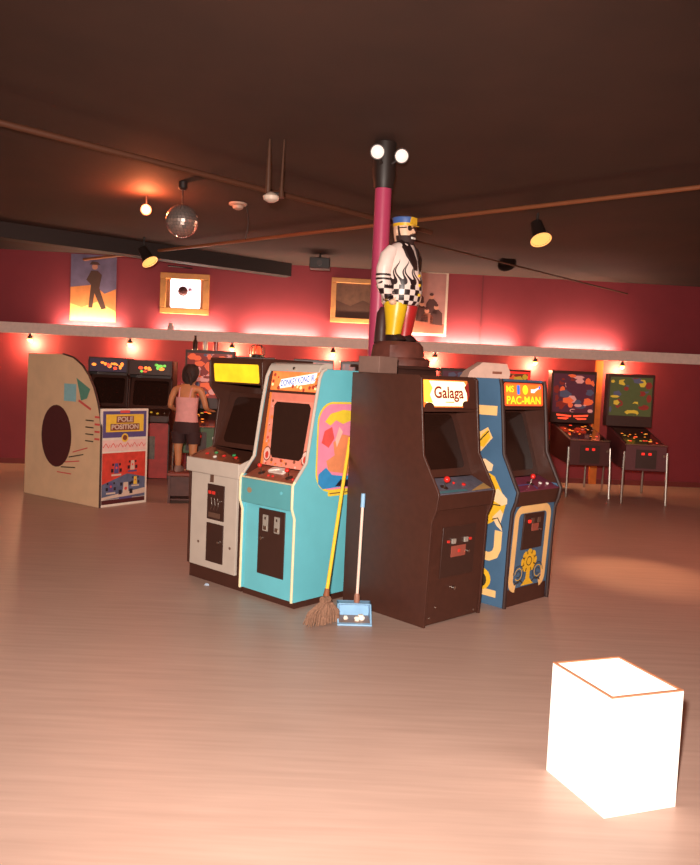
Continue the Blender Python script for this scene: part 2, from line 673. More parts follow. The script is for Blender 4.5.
# ---- turquoise cabinet --------------------------------------------------
prof = [(.03, .05), (.03, .68), (.0, .76), (0, .93), (.02, .955), (.13, 1.09), (.19, 1.47), (.235, 1.72), (.262, 1.775), (.30, 1.795), (.8, 1.795), (.8, .05)]
A = Cab('arcade_cabinet', 'turquoise arcade cabinet with cream edges and pink screen surround, yellow broom leaning on it', 'arcade machine',
        (-.62, 6.105, 0), R(-42.2), .61, prof, teal)
A.moulding(cream, 0, 5, .011)
A.moulding(m_grey, 4, 10, .013)
A.liner(black, .955)
A.shell(teal, .30, .8, 1.79, .06)
MB().box((-.295, .06, 0), (.295, .78, .05), black).build('kick_base', A.t)
f, fp = A.slab('front_panel', (.05, .05), (.05, .74), teal)
# coin door
d = MB()
d.rect(f, -.115, .15, .18, .66, 0, .008, blk2)
door = d.build('coin_door', A.t, bevel=.002)
for u in (-.055, .075):
    e = MB()
    e.rect(f, u - .005, .49, u + .05, .615, .008, .014, silver)
    e.rect(f, u + .015, .58, u + .03, .6, .014, .016, blk2)
    e.rect(f, u + .005, .5, u + .04, .53, .014, .017, chrome)
    e.build('coin_slot', door)
MB().disc(f, -.07, .43, .013, .008, .02, chrome).build('lock', door)
# control box
c, cb = A.slab('control_box', (.004, .74), (.004, .93), teal2, .03)
st = MB()
st.disc(c, -.19, .1, .028, .001, .001, mat('rust_stain', (150, 128, 100), .6), 14, .022)
st.build('worn_spot', cb)
MB().disc(c, .17, .12, .012, 0, .004, teal, 12).build('button', cb)
m_deck = mat('russet_control_overlay', (148, 78, 58), .4, var=.3, scale=30)
dk, deck = A.slab('control_deck', (.005, .935), (.205, 1.015), m_deck)
MB().rect(dk, -A.w, -.006, A.w, .008, .0, .006, cream).build('front_edging', deck)
joystick(deck, dk, -.16, .10, redb)
joystick(deck, dk, .16, .09, redb)
for u in (-.05, .0, .22):
    button(deck, dk, u, .07, redb, .011)
tr = MB()
m_clear = mat('pale_plastic_tray', (220, 200, 190), .25)
tr.rrect(dk, -.12, .12, .06, .2, .02, .0, .012, m_clear)
tr.stroke(dk, [(-.10, .13), (-.02, .17), (.05, .14)], .012, .012, .02, m_white)
tr.build('instruction_tray', deck)
# bezel
bz, bezel = A.slab('bezel', (.185, 1.025), (.262, 1.605), mat('pink_bezel_art', (232, 140, 120), .5, var=.1, scale=14))
L = bz.len
bb = MB()
bb.rect(bz, -.254, .0, .275, L - .066, .0005, .0009, MC['pink_bezel_art'])
m_ora = mat('orange_print', (236, 130, 60), .5)
m_redp = mat('red_print', (206, 60, 44), .5)
m_pale = mat('pale_pink_print', (244, 190, 176), .5)
m_brn = mat('brown_print', (130, 70, 50), .5)
MB().rect(bz, -.28, .0, -.255, L, .0005, .001, m_ora).build('orange_strip', bezel)
MB().rect(bz, -.25, L - .065, .28, L - .005, .0005, .001, mat('deep_pink_print', (226, 128, 108), .5)).build('top_strip', bezel)
rnd = random.Random(3)
for i in range(46):
    e_ = rnd.random()
    if e_ < .4:
        u, v = rnd.uniform(-.25, -.215), rnd.uniform(.03, L - .05)
    elif e_ < .7:
        u, v = rnd.uniform(.225, .265), rnd.uniform(.03, L - .05)
    else:
        u, v = rnd.uniform(-.24, .26), rnd.uniform(.01, .055)
    bb.disc(bz, u, v, rnd.uniform(.006, .016), .0015, .0015, rnd.choice([m_redp, m_brn, m_pale, m_ora]), 6, a=rnd.random() * 3)
for sx in (-1, 1):
    bb.disc(bz, sx * .215, .09, .045, .002, .002, m_brn, 12, .06)
    bb.disc(bz, sx * .215, .09, .038, .0025, .0025, m_pale, 12, .05)
    bb.disc(bz, sx * .215, .08, .02, .003, .003, m_redp, 9, .03)
bb.build('cartoon_border', bezel)
scr = MB()
scr.poly(bz, [(-.18, .1), (-.15, .065), (.15, .065), (.185, .1), (.205, L - .11), (.18, L - .08), (-.18, L - .08), (-.205, L - .11)], .001, .004, glass)
scr.build('screen', bezel)
# marquee
m_mq = mat('orange_marquee_art', (240, 120, 60), .5, emit=.75, var=.3, scale=16)
m_mqw = mat('white_marquee_band', (255, 246, 236), .5, emit=.5)
m_mqb = mat('blue_marquee_letters', (20, 100, 200), .5, emit=.25)
mq, mar = A.slab('marquee', (.262, 1.617), (.29, 1.77), m_mq)
mm = MB()
h = mq.len
mm.poly(mq, [(-.19, .012), (-.17, .088), (.215, .15), (.215, .072)], .001, .001, m_mqw)
mm.text(mq, 'DONKEY KONG JR.', .018, .08, .05, m_mqb, .002, width=.37, rot=.155, bold=.0012)
m_mqy = mat('yellow_marquee_flecks', (255, 214, 150), .5, emit=.7)
m_mqr = mat('brown_marquee_flecks', (170, 66, 44), .5, emit=.25)
for i in range(26):
    u = rnd.choice([rnd.uniform(-.27, -.17), rnd.uniform(.21, .27), rnd.uniform(-.1, .25)])
    v = rnd.uniform(.015, h - .015) if abs(u) > .16 and (u < -.16 or u > .2) else rnd.uniform(.008, .045)
    mm.disc(mq, u, v, rnd.uniform(.008, .022), .0012, .0012, rnd.choice([m_mqy, m_mqr, m_mqr, m_mq]), 7, a=rnd.random() * 3)
mm.build('marquee_lettering', mar)
MB().rect(A.fr((.246, 1.598), (.246, 1.618)), -A.w, 0, A.w, .018, -.02, 0, black).build('marquee_retainer', A.t)
hd = MB()
hfr = Fr((0, 0, 0), (0, 1, 0), (0, 0, 1))
hd.poly(hfr, [(.25, 1.765), (.262, 1.80), (.285, 1.826), (.32, 1.836), (.40, 1.836), (.40, 1.7955), (.29, 1.7955), (.275, 1.775)], -.302, .27, m_grey)
hood = hd.build('marquee_hood', A.t, bevel=.004)
MB().lathe((0, .256, 1.79), (-0, -1, .3), [(.012, 0), (.012, .012), (.004, .014)], chrome, 12).build('bolt', hood)
# side art (right side)
sa = MB()
S = A.Rt
m_sy = mat('side_yellow', (238, 206, 60), .5)
m_spk = mat('side_pink', (236, 140, 170), .5)
m_srd = mat('side_red', (226, 84, 80), .5)
m_sor = mat('side_orange', (226, 140, 96), .5)
m_sbl = mat('side_blue', (50, 140, 200), .5)
m_sbk = mat('side_black', (40, 30, 40), .5)
o0 = rr(.22, .86, .78, 1.55, .16, 7)
sa.poly(S, o0, .001, .001, m_sy)
sa.poly(S, rr(.235, .875, .775, 1.535, .15, 7), .0015, .0015, m_spk)
sa.poly(S, [(.30, 1.40), (.36, 1.46), (.5, 1.49), (.7, 1.47), (.74, 1.40), (.6, 1.41), (.5, 1.38), (.42, 1.41), (.36, 1.37)], .002, .002, m_sy)
sa.poly(S, [(.30, 1.33), (.38, 1.36), (.41, 1.27), (.35, 1.2), (.27, 1.24)], .002, .002, m_srd)
sa.poly(S, [(.40, 1.24), (.5, 1.3), (.62, 1.28), (.74, 1.32), (.76, 1.1), (.66, .98), (.5, 1.0), (.36, 1.02), (.33, 1.1), (.42, 1.14)], .002, .002, m_sor)
sa.poly(S, [(.25, 1.0), (.33, 1.05), (.4, .99), (.55, .97), (.76, 1.0), (.75, .9), (.3, .885), (.25, .93)], .0025, .0025, m_sbl)
sa.poly(S, [(.44, .9), (.5, .95), (.62, .94), (.7, .97), (.74, .9), (.6, .885)], .003, .003, m_sbk)
sa.poly(S, [(.46, 1.36), (.5, 1.32), (.44, 1.2), (.42, 1.26)], .003, .003, m_pale)
sa.rrect(S, .36, .825, .78, .868, .015, .003, .004, m_sy)
sa.rect(S, .38, .842, .76, .85, .0045, .0045, m_brn)
sa.build('side_art', A.sides[1])
sp = MB()
sp.box((.288, .038, .052), (.306, .06, .1), mat('rusty_corner', (160, 90, 60), .7))

# ---- black cabinet with the cream marquee ------------------------------
prof = [(-.06, 0), (-.085, .76), (-.12, .84), (-.14, .955), (-.125, .985), (.02, 1.22), (.05, 1.5), (.075, 1.765), (.1, 1.784), (.777, 1.784), (.777, 0)]
G = Cab('arcade_cabinet', 'all black arcade cabinet with glowing cream Galaga marquee, blue dustpan beside it', 'arcade machine',
        (.771, 5.886, 0), R(43.77), .65, prof, black)
G.shell(black, .1, .777, 1.782, .01)
f, fp = G.slab('front_panel', (-.05, .01), (-.085, .84), black)
d = MB()
d.rect(f, -.19, .33, .19, .70, 0, .006, blk2)
door = d.build('coin_door', G.t, bevel=.002)
for u in (-.07, .07):
    e = MB()
    e.rect(f, u - .018, .575, u + .018, .61, .006, .02, silver)
    e.build('coin_slot', door)
for u in (-.125, .125):
    MB().rect(f, u - .014, .585, u + .006, .602, .006, .018, redl2).build('reject_button', door)
e = MB()
e.rect(f, -.085, .475, .075, .555, .006, .012, mat('dull_red_plate', (150, 76, 62), .5))
e.rect(f, -.014, .505, .01, .528, .012, .016, redl2)
e.build('coin_return', door)
MB().disc(f, .11, .5, .011, .006, .02, chrome).build('lock', door)
MB().disc(f, -.02, .24, .014, 0, .02, chrome).build('lock', G.t)
for u, v in ((-.26, .05), (.25, .03), (-.2, .12)):
    MB().disc(f, u, v, .007, 0, .004, chrome).build('bolt', G.t)
f2, o = G.slab('control_lip', (-.118, .845), (-.138, .955), black)
m_gd = mat('slate_blue_control_overlay', (98, 98, 112), .4, var=.2, scale=24)
dk, deck = G.slab('control_deck', (-.137, .96), (.07, 1.04), m_gd)
e = MB()
e.poly(dk, [(.05, .01), (.3, .02), (.3, .1), (.18, .06)], .001, .001, mat('ochre_print', (190, 150, 90), .5))
e.rect(dk, -.3, .015, .02, .045, .001, .001, mat('teal_print', (70, 120, 130), .5))
e.build('control_art', deck)
joystick(deck, dk, -.17, .09, redb, .024)
button(deck, dk, .06, .1, redb, .016)
button(deck, dk, -.02, .13, redb, .01)
bz, bezel = G.slab('bezel', (.075, 1.045), (.27, 1.53), black)
scr = MB().rrect(bz, -.24, .06, .24, bz.len - .04, .04, .001, .006, glass).build('screen', bezel)
mq, mar = G.slab('marquee', (.062, 1.545), (.085, 1.765), black)
mm = MB()
m_gw = mat('cream_lit_marquee', (255, 240, 190), .5, emit=1.15)
m_gy = mat('yellow_lit_marquee', (255, 214, 70), .5, emit=.95)
m_go = mat('orange_lit_marquee', (250, 120, 50), .5, emit=.8)
m_gr = mat('maroon_marquee_letters', (150, 40, 34), .5, emit=.12)
h = mq.len
w = G.w
mm.rect(mq, -w + .005, .012, .2, h - .012, .001, .001, m_go)
mm.poly(mq, [(-w + .015, .06), (-w + .05, .03), (-.17, .02), (.13, .02), (.19, .06), (.195, .16), (.16, h - .02), (-w + .03, h - .02)], .0015, .0015, m_gw)
mm.poly(mq, [(-w + .01, .05), (-.2, .045), (-.23, .1), (-.2, .15), (-.24, h - .016), (-w + .01, h - .016)], .002, .002, m_gy)
mm.text(mq, 'Galaga', -.02, .115, .085, m_gr, .0035, width=.335, shear=.0, bold=.0028)
mm.disc(mq, -w + .065, .012, .055, .0025, .0025, black, 16, .035)
mm.disc(mq, .18, .03, .045, .0025, .0025, black, 16, .03)
mm.poly(mq, [(.16, .16), (.21, .2), (.22, .1), (.2, .06), (.185, .12)], .003, .003, m_gr)
mm.rect(mq, -.06, .045, .04, .052, .003, .003, m_go)
mm.build('marquee_lettering', mar)
rt = MB()
rt.rect(G.fr((.058, 1.525), (.06, 1.545)), -w, 0, w, .018, -.02, 0, black)
rt.build('marquee_retainer', G.t)

# ---- blue cabinet with yellow ornaments --------------------------------
navy = mat('slate_blue_laminate', (72, 104, 134), .45, var=.08, scale=6)
peach = mat('peach_stripe', (244, 196, 128), .5, var=.05, scale=10)
yel = mat('yellow_ornament', (236, 182, 44), .5)
ink = mat('ink_outline', (60, 48, 34), .5)
flesh = mat('pale_peach_ornament', (244, 206, 160), .5)
prof = [(-.05, 0), (-.06, .5), (-.075, .76), (-.105, .84), (-.12, .92), (-.10, .955), (.03, 1.2), (.055, 1.45), (.085, 1.72), (.1, 1.775), (.13, 1.784), (.8, 1.784), (.8, 0)]
P = Cab('arcade_cabinet', 'slate blue arcade cabinet with peach stripes and glowing orange marquee, right of the black one', 'arcade machine',
        (1.438, 6.454, 0), R(44.1), .62, prof, navy)
P.moulding(mat('black_edge_moulding', (52, 30, 26), .5), 0, 10, .016)
P.liner(black, .955)
P.shell(navy, .13, .8, 1.782, .01)
MB().box((-P.w + .001, -.04, 0), (P.w - .001, .0, .135), black).build('kick_base', P.t)
f, fp = P.slab('front_panel', (-.043, .137), (-.077, .80), navy)
L = f.len
fa = MB()
fa.stroke(f, rr(-.23, -.06 + .06, .22, L - .03, .07, 6)[1:] + [], .062, .001, .001, peach)
# generic flower and scrolls in the foot of the frame
for k in range(8):
    a = 2 * PI * k / 8
    fa.disc(f, .0 + .07 * math.cos(a), .205 + .06 * math.sin(a), .042, .002, .002, yel, 10)
fa.disc(f, 0, .205, .066, .0025, .0025, yel, 12)
fa.stroke(f, [(.035 * math.cos(a * PI / 8), .205 + .035 * math.sin(a * PI / 8)) for a in range(16)], .008, .003, .003, ink, True)
for a in range(8):
    fa.stroke(f, [(.07 * math.cos(a * PI / 4 + .4), .205 + .062 * math.sin(a * PI / 4 + .4)), (.1 * math.cos(a * PI / 4 + .4), .205 + .09 * math.sin(a * PI / 4 + .4))], .008, .003, .003, ink)
fa.poly(f, [(-.022, .14), (.022, .14), (.03, .06), (.09, .01), (-.09, .01), (-.03, .06)], .0022, .0022, yel)
for sx in (-1, 1):
    for q in range(3):
        r0 = .07 - q * .022
        pts = [(sx * (.135 + r0 * math.cos(a * .35)), .11 + r0 * math.sin(a * .35)) for a in range(0, 17)]
        fa.stroke(f, pts, .007, .003 + q * .0003, .003 + q * .0003, ink if q != 1 else yel)
    fa.stroke(f, [(sx * .06, .03), (sx * .11, .06), (sx * .18, .03)], .012, .0028, .0028, ink)
fa.build('front_art', fp)
d = MB()
d.rect(f, -.14, .31, .14, .60, .0, .012, blk2)
door = d.build('coin_door', P.t, bevel=.002)
MB().rect(f, -.085, .525, -.062, .548, .012, .024, redl).build('reject_button', door)
e = MB()
e.rect(f, -.045, .52, -.01, .56, .012, .02, mat('dull_metal', (110, 80, 66), .5, .3))
e.rect(f, .045, .52, .08, .56, .012, .02, mat('dull_metal', (110, 80, 66), .5, .3))
e.build('coin_slot', door)
MB().rect(f, -.03, .455, .06, .515, .012, .018, mat('dull_red_plate', (150, 76, 62), .5)).build('coin_return', door)
MB().disc(f, .09, .46, .009, .012, .024, chrome).build('lock', door)
f2, o = P.slab('control_lip', (-.085, .80), (-.118, .92), black)
m_pd = mat('plum_control_overlay', (120, 52, 76), .4, var=.15, scale=20)
dk, deck = P.slab('control_deck', (-.117, .925), (.085, 1.0), m_pd)
e = MB()
e.stroke(dk, rr(-.27, .02, .0, .09, .02), .012, .001, .001, mat('blue_print_line', (80, 100, 170), .5))
e.build('control_art', deck)
joystick(deck, dk, .0, .1, redb, .022)
for u in (.12, .2):
    button(deck, dk, u, .11 - u * .2, m_white, .014)
bz, bezel = P.slab('bezel', (.09, 1.005), (.27, 1.55), black)
MB().rrect(bz, -.23, .05, .23, bz.len - .04, .04, .001, .006, glass).build('screen', bezel)
mq, mar = P.slab('marquee', (.07, 1.565), (.09, 1.765), black)
mm = MB()
m_po = mat('orange_red_lit_marquee', (244, 84, 40), .5, emit=.8)
m_py = mat('yellow_lit_letters', (255, 220, 40), .5, emit=.9)
m_pb = mat('blue_lit_shape', (50, 120, 230), .5, emit=.6)
m_pw = mat('white_lit_shape', (240, 230, 240), .5, emit=.7)
h = mq.len
w = P.w
mm.rrect(mq, -w + .012, .01, w - .025, h - .01, .02, .001, .001, m_po)
mm.rrect(mq, -w + .03, .02, w - .045, h - .02, .02, .0014, .0014, mat('deep_orange_lit', (246, 120, 40), .5, emit=.8))
mm.text(mq, 'PAC-MAN', -.01, .052, .062, m_py, .003, width=.47, bold=.0015)
mm.text(mq, 'MS', -.2, .14, .05, m_py, .003, width=.1, bold=.001)
mm.rrect(mq, -.105, .1, -.065, .175, .01, .0025, .0025, m_pb)
mm.disc(mq, .01, .138, .038, .0025, .0025, m_py, 16)
mm.poly(mq, [(.09, .115), (.14, .115), (.16, .13), (.22, .155), (.215, .165), (.14, .145), (.09, .145)], .0025, .0025, m_pw)
mm.disc(mq, .215, .16, .014, .003, .003, m_pb, 10)
mm.build('marquee_lettering', mar)
MB().rect(P.fr((.066, 1.545), (.068, 1.565)), -w, 0, w, .018, -.02, 0, black).build('marquee_retainer', P.t)
# left side art; u = -y
S = P.L
sa = MB()


def U(pts):
    return [(-y, z) for y, z in pts]


sa.poly(S, U([(.11, 1.495), (.7, 1.495), (.7, 1.57), (.11, 1.57)]), .001, .001, peach)
sa.poly(S, U([(.14, 1.32), (.19, 1.40), (.26, 1.36), (.38, 1.36), (.46, 1.28), (.42, 1.17), (.34, 1.19), (.24, 1.21)]), .001, .001, peach)
sa.poly(S, U([(.16, 1.32), (.19, 1.38), (.24, 1.34), (.29, 1.25), (.22, 1.24)]), .0015, .0015, yel)
sa.stroke(S, U([(.18, 1.37), (.27, 1.28), (.34, 1.22)]), .01, .002, .002, ink)
sa.poly(S, U([(.12, 1.11), (.2, 1.15), (.34, 1.13), (.36, 1.06), (.22, 1.04), (.13, 1.06)]), .001, .001, flesh)
sa.poly(S, U([(.02, .90), (.1, 1.02), (.2, 1.06), (.3, 1.0), (.4, .86), (.42, .7), (.3, .55), (.2, .6), (.1, .66), (.0, .74), (-.02, .82)]), .0015, .0015, yel)
sa.poly(S, U([(-.03, .86), (.06, .93), (.13, .89), (.1, .83), (.02, .80), (-.03, .82)]), .002, .002, flesh)
sa.poly(S, U([(.0, .74), (.03, .77), (.1, .7), (.06, .64), (.0, .60), (.02, .66)]), .002, .002, flesh)
sa.poly(S, U([(.28, .58), (.36, .56), (.38, .5), (.33, .47), (.27, .52)]), .002, .002, yel)
for q in (((.14, 1.02), (.16, .9), (.24, .82)), ((.03, .8), (.12, .8), (.18, .74), (.16, .68)), ((.22, .98), (.3, .86), (.3, .7)), ((.0, .63), (.05, .7), (.1, .68))):
    sa.stroke(S, U(q), .01, .003, .003, ink)
sa.stroke(S, U([(.035, .60), (.038, .46), (.06, .41), (.11, .385), (.5, .385)]), .07, .001, .001, peach)
sa.disc(S, -.17, .20, .085, .001, .001, yel, 16)
sa.disc(S, -.185, .19, .06, .0015, .0015, ink, 16)
sa.disc(S, -.2, .17, .035, .002, .002, navy, 12)
sa.stroke(S, U([(.12, .14), (.2, .1), (.28, .12)]), .02, .002, .002, yel)
sa.poly(S, U([(.03, .07), (.5, .07), (.5, .125), (.03, .125)]), .001, .001, peach)
sa.build('side_art', P.sides[0])

# ---- grey-fronted cabinet with yellow marquee --------------------------
prof = [(.05, .12), (.02, .125), (.02, .87), (.01, .89), (.0, .91), (.0, 1.02), (.05, 1.04), (.25, 1.10), (.30, 1.5), (.20, 1.62), (.19, 1.83), (.22, 1.86), (.76, 1.86), (.76, .0), (.05, .0)]
wx = Vector((-.62, 6.105, 0)) + Vector((.741, -.672, 0)) * -.658 + Vector((.672, .741, 0)) * .012
T = Cab('arcade_cabinet', 'grey fronted arcade cabinet with plain glowing yellow marquee, left of the turquoise one', 'arcade machine',
        wx, R(-42.2), .68, prof, black)
T.shell(black, .22, .76, 1.858, .01)
MB().box((-T.w + .001, .055, 0), (T.w - .001, .075, .12), black).build('kick_base', T.t)
f, fp = T.slab('front_panel', (.014, .125), (.014, .90), m_grey, .025, w=.295)
for v0, v1 in ((.41, .70), (.06, .38)):
    dd = MB().rect(f, -.07, v0, .145, v1, 0, .008, blk2).build('coin_door', T.t, bevel=.002)
    MB().disc(f, .095, v0 + (v1 - v0) * .55, .01, .008, .022, chrome).build('lock', dd)
    if v0 > .2:
        for u in (-.035, .015, .065):
            MB().rect(f, u - .014, v1 - .08, u + .016, v1 - .055, .008, .016, redl2 if u < .05 else blk2).build('coin_slot', dd)
        sl = MB()
        for u in (-.02, .02, .06):
            sl.stroke(f, [(u, v0 + .18), (u + .012, v0 + .12), (u, v0 + .08)], .007, .008, .011, chrome)
        sl.rect(f, -.04, v0 + .02, .1, v0 + .06, .008, .014, mat('dull_metal', (110, 80, 66), .5, .3))
        sl.build('coin_return', dd)
MB().rect(f, -.04, .715, -.0, .775, 0, .008, mat('dull_metal', (110, 80, 66), .5, .3)).build('badge', T.t)
for u, v in ((-.18, .2), (.23, .21)):
    MB().disc(f, u, v, .011, 0, .005, mat('dull_metal', (110, 80, 66), .5, .3)).build('bolt', T.t)
f2 = T.fr((-.002, .905), (-.002, 1.025))
MB().rect(f2, -.34, 0, .34, f2.len, -.001, .012, m_grey).build('control_box', T.t, bevel=.006)
rs = MB()
rs.poly(T.Rt, [(-.012, .905), (-.012, 1.02), (.2, 1.09), (.26, 1.14), (.26, 1.06), (.05, .905)], .0, .006, m_grey)
rs.build('side_trim', T.t)
dk, deck = T.slab('control_deck', (.0, 1.022), (.25, 1.098), black)
for u, v, mm_ in ((-.2, .1, redb), (-.13, .14, mat('green_knob', (60, 150, 90), .4)), (.02, .1, redb), (.1, .14, mat('green_knob', (60, 150, 90), .4)), (.17, .1, redb), (-.05, .06, m_white)):
    button(deck, dk, u, v, mm_, .016)
bz, bezel = T.slab('bezel', (.26, 1.11), (.42, 1.57), black)
MB().rrect(bz, -.22, .04, .22, bz.len - .04, .05, .001, .006, glass).build('screen', bezel)
mq, mar = T.slab('marquee', (.215, 1.645), (.195, 1.815), black)
m_ty = mat('yellow_glowing_marquee', (236, 190, 34), .5, emit=.8, var=.3, scale=5)
MB().rrect(mq, -T.w + .045, .015, T.w - .03, mq.len - .005, .015, .001, .006, m_ty).build('marquee_panel', mar)
MB().rect(T.fr((.2, 1.816), (.19, 1.858)), -T.w, 0, T.w, .04, -.02, 0, black).build('top_edge', T.t)

# ================================================= RACING COCKPIT, LEFT
m_crm = mat('cream_cockpit_side', (236, 196, 156), .5, var=.05, scale=5)
CP = gr(99, 508)
e1 = (gr(146, 502) - CP)
cyaw = math.atan2(e1.y, e1.x)          # rear panel direction
cw = e1.length
t = thing('racing_cockpit', 'cream sit-down racing game cockpit with picture panel on its rear, at far left', 'arcade machine',
          CP + e1 / 2, cyaw)
# local: rear panel on y = 0 facing -y, cockpit extends to +y
sp_ = [(0.0, 0), (0.0, 1.20), (.1, 1.32), (.25, 1.47), (.42, 1.60), (.62, 1.67), (1.5, 1.67), (1.55, 0)]
side = [(0.004, .0), (0.004, .98), (.03, 1.14), (.08, 1.30), (.16, 1.47), (.26, 1.61), (.4, 1.74), (.58, 1.83), (.8, 1.87), (1.55, 1.87), (1.6, 0)]
low_side = [(0.004, .0), (0.004, 1.16), (.6, 1.16), (.8, 1.0), (1.1, 1.0), (1.2, 1.16), (1.2, 1.5), (1.55, 1.5), (1.6, 0)]
yz = Fr((0, 0, 0), (0, 1, 0), (0, 0, 1))
hw = cw / 2
sides = []
for sg in (-1, 1):
    x0, x1 = (-hw, -hw + .025) if sg < 0 else (hw - .025, hw)
    q = MB()
    q.poly(yz, side if sg < 0 else low_side, x0, x1, m_crm)
    sides.append(q.build('side_panel', t, bevel=.004))
mdk = mat('dark_edge_strip', (70, 44, 40), .5)
MB().tube([(-hw + .012, y, z) for y, z in side[0:9]], .014, mdk, 8).build('edge_moulding', sides[0])
SL = Fr((-hw, 0, 0), (0, -1, 0), (0, 0, 1))
a = MB()
m_tg = mat('sea_green_print', (96, 150, 130), .5)
a.rect(SL, -.75, 1.28, -.5, 1.5, .001, .001, mat('pale_cyan_screen_glow', (150, 200, 206), .5))  # glow of the screen, painted on the side as a flat pale patch
a.poly(SL, U([(.22, 1.45), (.5, 1.58), (.4, 1.3), (.28, 1.33)]), .001, .001, m_tg)
a.stroke(SL, U([(.2, 1.2), (.45, 1.3)]), .03, .001, .001, m_srd)
for i in range(4):
    a.rect(SL, -.12, .83 + i * .09, -.02, .855 + i * .09, .001, .001, m_srd)
    a.rect(SL, -.3, .80 + i * .085, -.14, .815 + i * .085, .001, .001, ink)
for i in range(5):
    a.stroke(SL, U([(.25 + .08 * i, .72 - .09 * i), (.55 + .08 * i, .64 - .07 * i)]), .014, .001, .001, ink if i % 2 else m_srd)
a.poly(SL, U([(.9 + .32 * math.cos(a * PI / 14), .82 + .4 * math.sin(a * PI / 14)) for a in range(28)]), .0015, .0015, m_darkred)
a.build('side_art', sides[0])
rp_ = Fr((0, 0, 0), (1, 0, 0), (0, 0, 1))
MB().rect(rp_, -hw + .001, .0, hw - .001, 1.22, -.02, .0, mat('off_white_rear_panel', (232, 220, 204), .5)).build('rear_panel', t)
a = MB()
mpb = mat('violet_blue_print', (92, 82, 132), .5)
mpy = mat('mustard_print', (240, 200, 72), .5)
w = hw
a.rect(rp_, -w + .03, .86, w - .03, 1.19, .001, .001, mpb)
a.rect(rp_, -w + .075, .93, w - .075, 1.15, .002, .002, mpy)
a.rect(rp_, -.08, 1.165, .07, 1.2, .003, .003, m_srd)
for txt, vv, ww, hh in (('POLE', 1.085, .24, .06), ('POSITION', .99, .42, .058)):
    a.rect(rp_, -ww / 2 - .015, vv - .042, ww / 2 + .015, vv + .042, .0025, .0025, m_brn)
    a.text(rp_, txt, 0, vv, hh, m_paper, .0035, width=ww, bold=.003)
a.disc(rp_, 0, .855, .055, .003, .003, mpy, 14)
a.disc(rp_, 0, .855, .035, .0035, .0035, m_brn, 12)
a.rect(rp_, -w + .03, .69, w - .03, .83, .001, .001, mat('pale_rose_print', (236, 200, 190), .5))
for i in range(6):
    x = -w + .09 + i * (2 * w - .18) / 5
    a.stroke(rp_, [(x - .05, .74), (x - .01, .79), (x + .03, .735), (x + .05, .77)], .012, .002, .002, m_srd)
# race scene
a.rect(rp_, -w + .03, .09, w - .03, .67, .001, .001, mat('race_red', (214, 70, 56), .5, var=.15, scale=12))
a.poly(rp_, [(-w + .03, .09), (w - .03, .09), (w - .03, .34), (.05, .40), (-w + .03, .28)], .0015, .0015, mat('race_grey_blue', (96, 104, 130), .5, var=.2, scale=12))
a.poly(rp_, [(-w + .03, .12), (w - .03, .2), (w - .03, .13), (-w + .03, .09)], .002, .002, m_paper)
for (x, y, s_, c1) in ((.03, .2, 1.0, m_paper), (-.12, .47, .75, mpb), (.13, .5, .7, m_paper), (.18, .3, .6, mpy), (-.2, .24, .7, mpb)):
    a.poly(rp_, [(x - .05 * s_, y - .08 * s_), (x + .05 * s_, y - .08 * s_), (x + .035 * s_, y + .09 * s_), (x - .035 * s_, y + .09 * s_)], .003, .003, c1)
    for sx in (-1, 1):
        a.rect(rp_, x + sx * .085 * s_ - .025 * s_, y - .06 * s_, x + sx * .085 * s_ + .025 * s_, y + .0 * s_, .0035, .0035, m_sbk)
        a.rect(rp_, x + sx * .07 * s_ - .018 * s_, y + .05 * s_, x + sx * .07 * s_ + .018 * s_, y + .09 * s_, .0035, .0035, m_sbk)
    a.rect(rp_, x - .1 * s_, y - .12 * s_, x + .1 * s_, y - .09 * s_, .0035, .0035, mpb if c1 is m_paper else m_paper)
    a.disc(rp_, x, y + .01, .022 * s_, .004, .004, m_srd, 10)
a.rect(rp_, -w + .03, .03, w - .03, .085, .001, .001, m_darkred)
a.build('picture_panel', t)
MB().box((-hw + .026, .03, 0), (hw - .026, 1.57, .10), black).build('floor_tray', t)
q = MB()
q.box((-hw + .05, .25, .1), (hw - .05, .70, .42), black)
q.box((-hw + .05, .10, .1), (hw - .05, .25, .95), black)
q.build('seat', t, bevel=.03)
q = MB()
q.box((-hw + .026, 1.21, .1), (hw - .026, 1.54, 1.49), black)
con = q.build('monitor_housing', t)
sf = Fr((0, 1.209, 0), (1, 0, 0), (0, 0, 1))
MB().rect(sf, -hw + .06, 1.0, hw - .06, 1.4, 0, .012, mat('racing_screen_glow', (150, 200, 220), .3, emit=.7, var=.5, scale=8)).build('screen', con)
MB().lathe((0, 1.02, .82), (0, -.8, .5), [(.0, 0), (.02, .0), (.02, .08), (.15, .085), (.16, .1), (.15, .115), (.02, .11)], black).build('steering_wheel', t)

# ============================================================== BACK ROW
glow_red = mat('glowing_red_lamp', (255, 70, 40), .4, emit=1.6)
glow_or = mat('glowing_orange_lamp', (255, 140, 50), .4, emit=1.5)
glow_gr = mat('glowing_green_lamp', (120, 210, 80), .4, emit=1.0)
glow_ye = mat('glowing_yellow_lamp', (240, 200, 80), .4, emit=.8)
m_redcab = mat('red_cabinet_print', (176, 52, 46), .5, var=.15, scale=9)
BACK_U = {}


